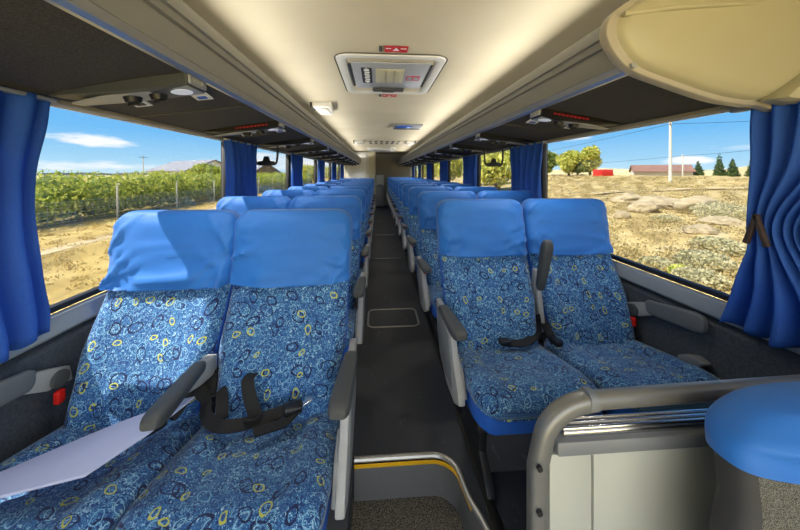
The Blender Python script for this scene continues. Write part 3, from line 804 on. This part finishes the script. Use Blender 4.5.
t = thing('air_return_grille', 'ceiling grille with two rows of dark slots far down the aisle', 'grille', (.05, 7.1, 1.931))
bm = bmesh.new(); box(bm, (0, 0, -.002), (.84, .9, .006), .002); ob('plate', bm, M['ceiling'], t)
bm = bmesh.new()
for r in range(2):
    for c in range(6): box(bm, (-.32+.128*c, -.2+.42*r, -.006), (.06, .26, .004), .002)
ob('slot', bm, M['ink'], t)
t = thing('rear_roof_hatch', 'pale rear roof hatch at the far end of the ceiling', 'roof hatch', (0, 9.0, 1.937))
bm = bmesh.new(); prism(bm, rrect(.8, .9, .1), 'z', -.05, 0, .01); ob('frame', bm, M['offwhite'], t)
bm = bmesh.new(); box(bm, (0, 0, -.055), (.5, .5, .01), .004); ob('inner_panel', bm, M['lgrey'], t)

# rear end: water dispenser
t = thing('water_dispenser', 'white water dispenser standing at the end of the aisle', 'dispenser', (-.03, 11.2, 0))
bm = bmesh.new(); box(bm, (0, 0, .37), (.32, .3, .73), .01); ob('cabinet', bm, M['lgrey'], t)
bm = bmesh.new(); box(bm, (0, 0, .95), (.30, .26, .40), .02); ob('tank', bm, M['white'], t)
bm = bmesh.new(); box(bm, (.0, -.14, .78), (.2, .04, .04), .006); ob('tap_tray', bm, M['mgrey'], t)

# ------------------------------------------------------------------ curtains
def curtain(label, s, ya, yb, zt=1.458, zb=.66, tie=None, folds=9, amp=.022, seed=0, x0=1.135, shape=None):
    t = thing('window_curtain', label, 'curtain', (s*x0, (ya+yb)/2, zt))
    nu, nv = 90, 36; W = yb-ya
    verts = []; faces = []
    for j in range(nv+1):
        v = j/nv; z = -v*(zt-zb)
        for i in range(nu+1):
            u = i/nu
            if shape: y, dx, am = shape(u, v)
            else:
                pinch = 1-.16*math.sin(PI*min(1, v*1.1))
                y = (u-.5)*W*pinch; dx = 0; am = 1
            ph = u*folds*2*PI+seed+.6*noise.noise(Vector((u*3, v*2, seed)))
            x = dx+amp*am*math.sin(ph)*(.55+.45*v)+.010*noise.noise(Vector((u*6, v*5, seed)))
            zz = z if j < nv else z+.006*math.sin(ph*1.3)
            verts.append((-s*x*1.0, y, zz))
    for j in range(nv):
        for i in range(nu):
            a = j*(nu+1)+i; faces.append((a, a+1, a+nu+2, a+nu+1))
    bm = bmesh.new(); add(bm, verts, faces)
    o = ob('cloth', bm, M['curtain'], t, 180)
    md = o.modifiers.new('thickness', 'SOLIDIFY'); md.thickness = .0025
    bm = bmesh.new(); box(bm, (0, 0, -.006), (.025, W+.02, .012), .003); ob('curtain_rail', bm, M['lgrey'], t)
    return t
def tied(u, v):
    # the folds run together at the clip, the outer edge hangs straight and the hem flares
    vt = .52; k = math.exp(-((v-vt)/.24)**2)
    y = (u-.5)*.40*(1-.62*k)+.115*k
    y += .10*max(0, v-.62)/.38*max(0, u-.1)
    return y-.02, .03*k-.02*max(0, v-.7), 1-.45*k
curtain('royal blue curtain hanging at the left window nearest the camera', -1, .50, 1.048, zb=.712, seed=.4, folds=7, amp=.022)
tc_ = curtain('blue curtain gathered by a dark clip at the right edge of the view', 1, .50, .965, zt=1.44, zb=.69, folds=7, amp=.027, seed=2.0, shape=tied)
bm = bmesh.new()
for a in (.30, -.30): box(bm, (-.065,   .128+.04*a, -.395), (.014, .014, .10), .003, mat=Matrix.Rotation(a, 4, 'X'))
ob('clip', bm, M['clip'], tc_)
for i, p in enumerate(PILLARS[1:]):
    for s, nm in ((-1, 'left'), (1, 'right')):
        if s < 0 and p > 10: continue
        curtain(f'royal blue curtain bunched at the {ORD[i+1]} window pillar on the {nm} side', s, p-.17, p+.40, folds=5, amp=.036, seed=i*1.3+s)

# ------------------------------------------------------------------ outside
def gz(x, y):
    b = -1.25+.045*max(0, min(x, 48)-3)
    if x > 48: b -= .03*(x-48)
    return b
def ground(name, x0, x1, y0, y1, nx, ny, mat, label, bumps):
    verts = []; faces = []
    for j in range(ny+1):
        for i in range(nx+1):
            x = x0+(x1-x0)*(i/nx)**2 if x1 > x0 else x0; 
            y = y0+(y1-y0)*j/ny
            z = gz(x, y)+bumps*(noise.noise(Vector((x*.22, y*.22, 3)))+.35*noise.noise(Vector((x*.9, y*.9, 5))))*min(1, abs(x)/6)
            verts.append((x, y, z))
    for j in range(ny):
        for i in range(nx):
            a = j*(nx+1)+i; faces.append((a, a+1, a+nx+2, a+nx+1))
    bm = bmesh.new(); add(bm, verts, faces)
    return struct(name, bm, mat, label, 'ground', smooth=180)
M['steppe'] = noise_ramp('dry_steppe_ground', .9, [(.30, (112, 97, 57)), (.44, (152, 132, 84)), (.55, (174, 155, 103)), (.66, (176, 162, 124)), (.75, (128, 118, 80))], .95, 9, .5, .1, 'Object', .4)
M['drygrass'] = noise_ramp('dry_yellow_grass', .8, [(.30, (118, 103, 51)), (.45, (153, 131, 75)), (.58, (174, 152, 92)), (.72, (152, 142, 92))], .95, 9, .4, .08, 'Object', .3, (1, .35, 1))
ground('ground_right', 0, 90, -20, 160, 70, 110, M['steppe'], 'dry yellow stony slope rising beyond the right windows', .22)
def g_left():
    verts = []; faces = []; nx, ny = 40, 60
    for j in range(ny+1):
        for i in range(nx+1):
            x = -160*(i/nx)**2; y = -20+180*j/ny
            verts.append((x, y, -1.25+.06*noise.noise(Vector((x*.3, y*.3, 9)))*min(1, abs(x)/6)))
    for j in range(ny):
        for i in range(nx):
            a = j*(nx+1)+i; faces.append((a, a+nx+1, a+nx+2, a+1))
    bm = bmesh.new(); add(bm, verts, faces)
    struct('ground_left', bm, M['drygrass'], 'flat dry yellow grass verge beyond the left windows', 'ground', smooth=180)
g_left()
bm = bmesh.new(); vv = []; ff = []
for j in range(41):
    y = -10+170*j/40
    for x, dz in ((-10.6+.6*math.sin(y*.2), .05), (-11.2+.6*math.sin(y*.2), .05)): vv.append((x, y, -1.235+.06*noise.noise(Vector((x*.3, y*.3, 9)))))
for j in range(40): ff.append((2*j, 2*j+1, 2*j+3, 2*j+2))
add(bm, vv, ff)
M['track'] = noise_ramp('pale_earth_track', 3, [(.3, (164, 144, 104)), (.7, (188, 172, 136))], .95)
struct('path_left', bm, M['track'], 'pale worn footpath through the dry grass on the left', 'path', smooth=180)
bm = bmesh.new(); vv = []; ff = []
for j in range(41):
    t_ = j/40; x = 17.5+26*t_; y = 24-1.5*t_+.5*math.sin(t_*9)
    for dy in (-.5, .5): vv.append((x, y+dy, gz(x, y)+.13+.03*math.sin(t_*23)))
for j in range(40): ff.append((2*j, 2*j+1, 2*j+3, 2*j+2))
add(bm, vv, ff)
struct('path_right', bm, M['track'], 'pale track crossing the dry slope on the right', 'path', smooth=180)

def leafy(name, pts_r, n, size, mat, parent=None, seed=1, flat=1.0):
    """foliage: many small leaf sprays filling ellipsoids (centre, radii)"""
    R = random.Random(seed); verts = []; faces = []
    tot = sum(r[0]*r[1]*r[2] for c, r in pts_r)**1
    for c, r in pts_r:
        m = max(8, int(n*(r[0]*r[1]*r[2])/tot))
        for _ in range(m):
            d = Vector((R.gauss(0, 1), R.gauss(0, 1), R.gauss(0, 1))).normalized()*(R.random()**.4)
            p = Vector((c[0]+d.x*r[0], c[1]+d.y*r[1], c[2]+d.z*r[2]))
            a = Vector((R.gauss(0, 1), R.gauss(0, 1), R.gauss(0, 1))).normalized(); b2 = a.orthogonal().normalized(); b2.rotate(Matrix.Rotation(R.random()*6, 3, a))
            sz = size*R.uniform(.5, 1.3); k = len(verts)
            verts += [p+a*sz, p+b2*sz*.6, p-a*sz, p-b2*sz*.6]; faces.append((k, k+1, k+2, k+3))
    me = bpy.data.meshes.new(name); me.from_pydata([tuple(v) for v in verts], [], faces); me.materials.append(mat)
    o = bpy.data.objects.new(name, me); COL.objects.link(o)
    if parent: o.parent = parent
    return o
M['hedge'] = leaf_mat('hedge_leaves', (142, 160, 54), (200, 200, 102))
M['tree'] = leaf_mat('tree_leaves', (122, 146, 74), (190, 200, 122))
M['yellowtree'] = leaf_mat('yellow_green_leaves', (164, 176, 72), (224, 218, 128))
M['conifer'] = leaf_mat('conifer_needles', (52, 76, 42), (104, 126, 70))
M['sage'] = leaf_mat('grey_green_scrub', (176, 172, 132), (212, 205, 168))
M['bark'] = plain('bark', (96, 82, 66), .9)
M['stone'] = noise_ramp('tan_boulder_stone', 3, [(.3, (134, 120, 92)), (.7, (178, 164, 132))], .95, 6, .5, .05)
# hedge on the left: bushes too dense to count
H = random.Random(3); blobs = []
y = 4.0
while y < 70:
    h = (1.75 if y < 16 else 2.45)+H.uniform(-.15, .25)
    for dx in (0, -1.3): blobs.append(((-15.6+dx+H.uniform(-.3, .3), y, -1.25+h*.5), (1.0, 1.3, h*.52)))
    y += 1.1
hd = leafy('hedge', blobs, 62000, .10, M['hedge'], seed=5)
tag(hd, 'dense yellow-green hedge behind the wire fence on the left', 'hedge', kind='stuff')
hb = [((c[0]-.6, c[1], c[2]-.1), (.6, 1.2, r[2]*.82)) for c, r in blobs[::2]]
bm = bmesh.new()
for c, r in hb:
    t_ = bmesh.new(); bmesh.ops.create_icosphere(t_, subdivisions=2, radius=1)
    for v in t_.verts: v.co = Vector((c[0]+v.co.x*r[0], c[1]+v.co.y*r[1], c[2]+v.co.z*r[2]))
    join(bm, t_)
ob('inner_twigs', bm, M['tree'], hd)['kind'] = 'stuff'
# fence
t = thing('wire_fence', 'wire mesh fence on thin concrete posts along the left hedge', 'fence', (-14.2, 0, -1.25))
for k in range(10):
    yy = 7.8+4.9*k; bm = bmesh.new(); box(bm, (0, yy, .9), (.065, .065, 1.8), .01); box(bm, (.05, yy, 1.88), (.16, .05, .05), .01); ob('post', bm, M['offwhite'], t)
bm = bmesh.new()
for k in range(9): box(bm, (0, 30, .12+.13*k), (.012, 48, .012))
for k in range(160): box(bm, (0, 6+.3*k, .6), (.008, .008, 1.1))
ob('wire_mesh', bm, M['lgrey'], t)
# houses
M['roof'] = plain('grey_sheet_roof', (128, 128, 132), .6, var=.06, scale=3); M['hwall'] = plain('pale_house_wall', (206, 198, 184), .8); M['dwall'] = plain('dark_house_wall', (112, 100, 92), .85)
M['rust'] = plain('rust_red_roof', (124, 92, 78), .7)
def house(label, x, y, w, d, he, hr, wall, roof, rz=0, base=None):
    z0 = gz(x, y)-.1 if base is None else base
    t = thing('house', label, 'house', (x, y, z0), rz=rz)
    bm = bmesh.new(); prism(bm, [(-w/2, 0), (w/2, 0), (w/2, he), (0, hr), (-w/2, he)], 'y', -d/2, d/2); ob('wall', bm, wall, t)
    bm = bmesh.new(); q = (hr-he)/(w/2)
    prism(bm, [(-w/2-.4, he-.4*q+.02), (0, hr+.02), (w/2+.4, he-.4*q+.02), (w/2+.4, he-.4*q+.17), (0, hr+.17), (-w/2-.4, he-.4*q+.17)], 'y', -d/2-.3, d/2+.3); ob('roof', bm, roof, t)
    for sx in (-.25, .25):
        bm = bmesh.new(); box(bm, (sx*w, -d/2-.02, he*.55), (.9, .06, .9), .01); wd = ob('window', bm, M['ink'], t)
        bm = bmesh.new(); box(bm, (sx*w, -d/2-.04, he*.55), (.05, .05, .9)); ob('window_bar', bm, M['white'], wd)
    return t
house('long grey-roofed house with pale gable seen over the left hedge', -30.6, 53, 8, 12, 2.9, 4.5, M['white'], M['roof'], .98)
house('grey roof house with dark gable between the left curtains', -22.6, 62, 5, 8, 2.5, 4.3, M['dwall'], M['roof'], .5)
house('low white house far off at the left horizon', -95, 78, 8, 10, 2.6, 3.6, M['white'], M['roof'], .3)
house('brown roofed long low building behind the right utility pole', 57, 58, 4, 9, 1.2, 2.3, M['hwall'], M['rust'], 1.0)
bm = bmesh.new(); box(bm, (0, 0, 0), (2.4, 2.4, 1.4), .03)
for k in range(7): box(bm, (-.96+.32*k, -1.2, 0), (.12, .06, 1.25), .01)
o = tag(ob('container', bm, M['red']), 'small red container on the ridge beside the right trees', 'container'); o.location = (44.2, 57.2, gz(44.2, 57.2)+.6)
# poles and wires
def pole(label, x, y, h, r):
    t = thing('utility_pole', label, 'pole', (x, y, gz(x, y) if x > 0 else -1.25))
    bm = bmesh.new(); cyl(bm, (0, 0, -.2), (0, 0, h), r, 10, r*.7); ob('shaft', bm, M['offwhite'], t)
    bm = bmesh.new(); box(bm, (0, 0, h-.3), (1.3, .1, .1), .01, mat=Matrix.Rotation(.7, 4, 'Z')); ob('crossarm', bm, M['bark'], t)
    return t
pole('tall pale utility pole on the slope beyond the right window', 34.2, 33.5, 7.1, .17)
pole('short thin pole on the ridge right of the tall utility pole', 47, 44, 3.4, .09)
pole('distant utility pole above the left hedge', -48, 66, 6.0, .10)
for k, (a, b2, lab) in enumerate((((34.2, 33.5, 7.0), (70, 22, 8.6), 'upper overhead wire running from the pole to the right'), ((34.2, 33.5, 7.0), (38, 90, 6.0), 'overhead wire running from the pole away to the left'), ((47, 44, 3.9), (70, 40, 7.0), 'lower overhead wire from the short pole to the right'), ((47, 44, 3.9), (40, 92, 3.2), 'low overhead wire from the short pole to the left'))):
    bm = bmesh.new(); a = Vector(a); b2 = Vector(b2)
    tube(bm, [a.lerp(b2, q/16)-Vector((0, 0, 1.0*4*(q/16)*(1-q/16)*.5)) for q in range(17)], .022, 5)
    tag(ob('overhead_wire', bm, M['dark']), lab, 'wire')
# trees
def tree(label, x, y, h, w, mat, seed, n=2200, conical=False, cat='tree', size=None):
    z0 = gz(x, y) if x > 0 else -1.25
    t = thing('tree', label, cat, (x, y, z0))
    bm = bmesh.new(); cyl(bm, (0, 0, -.2), (0, 0, h*.6), w*.06, 7, w*.02); ob('trunk', bm, M['bark'], t)
    R = random.Random(seed)
    if conical: bl = [((0, 0, h*(.15+.8*k/6)), (w*.5*(1-k/7.5), w*.5*(1-k/7.5), h*.11)) for k in range(7)]
    else: bl = [((R.uniform(-.3, .3)*w, R.uniform(-.3, .3)*w, h*R.uniform(.32, .8)), (w*.32, w*.32, h*.22)) for k in range(7)]+[((0, 0, h*.5), (w*.42, w*.42, h*.42))]
    leafy('crown', bl, n, size or w*.085, mat, t, seed)
    return t
K = 0
spots = [(42.5, 74.5, 7.0, 5.0, 'tree', 'green tree just right of the bunched right curtain'), (43.6, 67, 6.2, 5.0, 'yellowtree', 'broad pale green tree at the left end of the right ridge trees'),
         (45, 66, 5.2, 4.2, 'tree', 'green tree second from the left on the right ridge'), (46.5, 64, 7.0, 4.6, 'yellowtree', 'tall pale green tree beside the red container')]
for i, (x, y, h, w, m, lab) in enumerate(spots): tree(lab, x, y, h, w, M[m], 20+i)
for i, (x, y, h, lab) in enumerate(((61.8, 54.8, 3.1, 'leftmost dark conifer of the right hilltop group'), (61.4, 50.8, 4.2, 'tall dark conifer second in the right hilltop group'), (62.5, 49.6, 3.4, 'dark conifer third in the right hilltop group'), (64.2, 48, 3.6, 'dark conifer at the right end of the hilltop group'))):
    tree(lab, x, y, h, 2.0, M['conifer'], 40+i, 1200, True)
for i, (x, y, h, w, m, lab) in enumerate(((13.5, 34, 5.4, 5.5, 'yellowtree', 'yellow-green tree seen between the first and second right curtains'), (15.5, 46, 5.8, 6, 'tree', 'broad green tree behind the right hanging bracket'), (13, 56, 6.0, 6, 'yellowtree', 'yellow tree seen past the third right curtain'), (12, 72, 6.5, 7, 'yellowtree', 'pale yellow tree at the far end of the right windows'))):
    tree(lab, x, y, h, w, M[m], 60+i, 3500, size=.28)
for i, (x, y, h, w, m, lab) in enumerate(((-16, 74, 4.6, 6, 'yellowtree', 'pale yellow tree past the second left curtain'), (-13, 88, 5, 7, 'yellowtree', 'pale tree at the far end of the left windows'), (-20, 36, 3.6, 3.4, 'hedge', 'bush rising above the left hedge before the house'))):
    tree(lab, x, y, h, w, M[m], 80+i, 3000, size=.26)
# boulders and scrub on the right slope
def rock(label, x, y, w, h, seed):
    bm = bmesh.new(); bmesh.ops.create_icosphere(bm, subdivisions=4, radius=1)
    for v in bm.verts:
        q = 1+.35*noise.noise(v.co*1.3+Vector((seed, 0, 0)))+.12*noise.noise(v.co*4+Vector((seed, 1, 0)))
        v.co = Vector((v.co.x*w*q, v.co.y*w*.8*q, max(-.3, v.co.z*h*q)))
    o = tag(ob('boulder', bm, M['stone'], smooth=60), label, 'boulder', 'boulders on the right slope'); o.location = (x, y, gz(x, y)+h*.3+.05)
for i, a in enumerate((('largest tan boulder right of centre on the dry slope', 15.6, 13.8, 1.0, .55), ('broad low boulder left of the largest boulder on the slope', 15.4, 15.8, 1.25, .42),
          ('pale boulder behind the front seats on the dry slope', 15.8, 18.2, .95, .4), ('flat grey stone in the middle of the dry slope', 11.0, 9.8, .55, .2),
          ('rounded stone just below the broad low boulder', 13.5, 14.7, .7, .38), ('small stone beside the right front seat top on the slope', 11.3, 13.5, .4, .2),
          ('white flat stone under the sage bush on the slope', 13.2, 10.9, .8, .18))): rock(*a, i*3.7)
def scrub(label, x, y, w, h, seed, mat='sage'):
    t_ = leafy('shrub', [((0, 0, h*.4), (w, w, h*.6))], 2600, .045, M[mat], None, seed)
    t_.location = (x, y, gz(x, y)); tag(t_, label, 'shrub', 'shrubs on the right slope')
for i, a in enumerate((('grey-green sage bush right of the largest boulder', 14.7, 12.1, 1.1, .7), ('pale dry shrub near the foot of the right window', 7.5, 6.6, .55, .45), ('pale dry shrub lowest on the slope by the sill', 6.6, 5.9, .45, .3),
          ('small pale shrub beside the right seat shoulder', 6.6, 6.9, .35, .28), ('dry shrub between flat stone and curtain', 9.3, 7.8, .6, .4), ('low shrub below the broad boulder', 12, 12, .5, .3))): scrub(*a, 100+i)
scrub('small yellow shrub beside the pale dry shrub on the slope', 6.7, 6.35, .25, .22, 120, 'yellowtree')
# dry tufts, past counting
R = random.Random(11); bl = []
for _ in range(1700):
    x = 3.5+38*R.random()**1.5; y = R.uniform(-.2, 1.6)*x+R.uniform(0, 8); q = R.uniform(.12, .34)*(1+x*.02)
    bl.append(((x, y, gz(x, y)+.1+.1*R.random()), (q, q, q*.55)))
M['tuft'] = leaf_mat('dry_tufts', (152, 134, 84), (196, 180, 130))
tag(leafy('dry_grass', bl, 95000, .042, M['tuft'], None, 12), 'dry grass tufts scattered over the right slope', 'grass', kind='stuff')
bl = []
for _ in range(1500):
    x = -3-11.5*R.random()**.8; y = R.uniform(-1.6, .2)*x+R.uniform(-6, 14); q = R.uniform(.06, .2); bl.append(((x, y, -1.22), (q, q, q*.4)))
M['tuft2'] = leaf_mat('yellow_tufts', (172, 146, 78), (196, 174, 112))
tag(leafy('dry_grass', bl, 26000, .028, M['tuft2'], None, 13), 'yellow dry grass tufts on the left verge', 'grass', kind='stuff')
# far hills
def hills(name, label, pts, mat, base):
    vs = []; fs = []
    n = len(pts)
    for x, y, h in pts: vs += [(x, y, base), (x*1.0, y*1.0, h), (x*1.25, y*1.25, base)]
    for i in range(n-1):
        for k in range(2): a = 3*i+k; fs.append((a, a+1, a+4, a+3))
    bm = bmesh.new(); add(bm, vs, fs); struct(name, bm, mat, label, 'hills', smooth=180)
M['hill'] = noise_ramp('distant_tan_hill', .02, [(.3, (150, 136, 104)), (.7, (190, 176, 138))], .95)
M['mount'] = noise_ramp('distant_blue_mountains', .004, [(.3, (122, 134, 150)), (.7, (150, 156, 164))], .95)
pts = []
for i in range(41):
    a = math.radians(8+86*i/40); d = 260; h = 3+4*noise.noise(Vector((a*4, 1, 0)))+(8*math.exp(-((math.degrees(a)-58)/4)**2))
    pts.append((d*math.sin(a), d*math.cos(a), h))
hills('hill_right', 'low tan hill on the horizon beyond the right window', pts, M['hill'], -6)
pts = []
for i in range(81):
    a = math.radians(-85+80*i/80); d = 1500; h = 2+10*noise.noise(Vector((a*9, 4, 0)))+5*noise.noise(Vector((a*30, 7, 0)))
    pts.append((d*math.sin(a), d*math.cos(a), h))
hills('mountains', 'faint bluish mountains along the left horizon', pts, M['mount'], -20)
bm = bmesh.new(); box(bm, (0, 0, -7), (6000, 6000, .2)); struct('terrain', bm, M['hill'], 'distant dry plain all around', 'terrain', smooth=0)

# ------------------------------------------------------------------ sky
SKY = 4.3
w = bpy.data.worlds.new('sky'); S.world = w; w.use_nodes = True
nt = w.node_tree; N = nt.nodes; Lk = nt.links; bg = N['Background']
def wn(typ, **kw):
    n = N.new('ShaderNode'+typ)
    for k, v in kw.items(): setattr(n, k, v)
    return n
def wm(op, a, b=None, c=None):
    n = wn('Math', operation=op)
    for i, v in enumerate((a, b, c)):
        if v is None: continue
        if isinstance(v, (int, float)): n.inputs[i].default_value = v
        else: Lk.new(v, n.inputs[i])
    return n.outputs[0]
def wmix(f, a, b):
    n = wn('Mix', data_type='RGBA')
    for sck, v in ((n.inputs[0], f), (n.inputs[6], a), (n.inputs[7], b)):
        if isinstance(v, (int, float, tuple)): sck.default_value = v
        else: Lk.new(v, sck)
    return n.outputs[2]
tc = wn('TexCoord'); sp = wn('SeparateXYZ'); Lk.new(tc.outputs['Generated'], sp.inputs[0])
az = wm('ARCTAN2', sp.outputs[0], sp.outputs[1]); el = wm('ARCSINE', sp.outputs[2])
rp = wn('ValToRGB'); Lk.new(wm('MULTIPLY', el, 1/1.2), rp.inputs[0]); e = rp.color_ramp.elements
e[0].position = 0; e[0].color = srgb(190, 222, 240); e[1].position = 1; e[1].color = srgb(60, 130, 220)
for p_, c_ in ((.03, (160, 208, 240)), (.09, (112, 184, 240)), (.25, (80, 158, 236))): x = e.new(p_); x.color = srgb(*c_)
col = rp.outputs[0]
cv = wn('CombineXYZ'); Lk.new(wm('MULTIPLY', az, 12), cv.inputs[0]); Lk.new(wm('MULTIPLY', el, 60), cv.inputs[1])
nz = wn('TexNoise'); nz.inputs['Scale'].default_value = 1.0; nz.inputs['Detail'].default_value = 6; nz.inputs['Roughness'].default_value = .6; Lk.new(cv.outputs[0], nz.inputs['Vector'])
D = math.radians
def cloud(col, a0, e0, ra, re, dens, tilt=0):
    da = wm('DIVIDE', wm('SUBTRACT', az, D(a0)), D(ra)); de = wm('DIVIDE', wm('SUBTRACT', wm('SUBTRACT', el, D(e0)), wm('MULTIPLY', wm('SUBTRACT', az, D(a0)), tilt)), D(re))
    q = wm('SUBTRACT', 1.0, wm('ADD', wm('MULTIPLY', da, da), wm('MULTIPLY', de, de)))
    f = wm('MULTIPLY', wm('ADD', q, wm('MULTIPLY', wm('SUBTRACT', nz.outputs['Fac'], .5), 4.0)), dens)
    n = wn('Clamp'); Lk.new(f, n.inputs[0]); n.inputs['Max'].default_value = .95
    return wmix(n.outputs[0], col, srgb(244, 247, 250))
for a in ((-41.5, 4.3, 6.0, .85, .9, -.06), (-44, 1.0, 8, .7, .6, 0), (-37, .9, 4, .45, .5, 0), (47.5, 1.9, 2.6, .75, 1.2, 0), (34, 5.6, 2.4, .5, .8, 0), (56, 3.2, 6, .4, .35, 0), (-15, 2, 14, 1.6, .8, 0), (15, 2.5, 14, 2.5, 1.0, 0)): col = cloud(col, *a)
# unseen pale bank behind the camera, added to whiten and brighten the front light
mr = wn('MapRange'); mr.interpolation_type = 'SMOOTHSTEP'; Lk.new(sp.outputs[1], mr.inputs[0]); mr.inputs[1].default_value = .15; mr.inputs[2].default_value = -.45
col = wmix(wm('MULTIPLY', mr.outputs[0], wm('MULTIPLY_ADD', nz.outputs['Fac'], .5, .55)), col, srgb(226, 229, 230))
Lk.new(col, bg.inputs['Color']); bg.inputs['Strength'].default_value = SKY

# ------------------------------------------------------------------ light
def light(name, typ, energy, loc, rot, color=(1, 1, 1), **kw):
    l = bpy.data.lights.new(name, typ); l.energy = energy; l.color = color
    for k, v in kw.items(): setattr(l, k, v)
    o = bpy.data.objects.new(name, l); COL.objects.link(o); o.location = loc; o.rotation_euler = rot; return o
sd = Vector((1, .2, -1.42)).normalized()
light('sun', 'SUN', 32, (-20, -5, 30), sd.to_track_quat('-Z', 'Y').to_euler(), (1, .95, .86), angle=D(.6))
# added fill: unseen area lamps behind both rack lips brighten ceiling and seats
def strip_rot(s):
    z = Vector((s*.97, 0, -.24)).normalized(); y = Vector((0, 1, 0)); x = y.cross(z)
    return Matrix((x, y, z)).transposed().to_euler()
for s in (-1, 1):
    ya = -1.0 if s < 0 else .95
    L_ = 9.9-ya
    light('fill_strip', 'AREA', 36, (s*.775, ya+L_/2, 1.716), strip_rot(s), (1, .98, .94), shape='RECTANGLE', size=.03, size_y=L_)

# the reading lights of the service units are switched on
for s in (-1, 1):
    for y in CONS[s]:
        light('reading_lamp', 'SPOT', 8.0, (s*(.682+.05), y+.004, zu(.73)-.048), (0, s*.12, 0), (1, .98, .95), spot_size=math.radians(132), spot_blend=.7, shadow_soft_size=.04)

# ------------------------------------------------------------------ camera
F = 305.0
cam = bpy.data.cameras.new('camera'); co = bpy.data.objects.new('camera', cam); COL.objects.link(co)
cam.sensor_width = 36; cam.lens = F/800*36; cam.shift_y = -92/800
co.location = (-.095, 0, 1.22); co.rotation_euler = (PI/2, 0, -math.radians(4.12))
cam.clip_start = .02; cam.clip_end = 6000
S.camera = co
S.view_settings.view_transform = 'Standard'; S.view_settings.look = 'None'; S.view_settings.gamma = 1
S.view_settings.exposure = 0.32
try: S.view_settings.use_curve_mapping = False
except Exception: pass
S.cycles.max_bounces = 10; S.cycles.diffuse_bounces = 6; S.cycles.transparent_max_bounces = 16
S.cycles.use_denoising = True
S.cycles.sample_clamp_indirect = 6
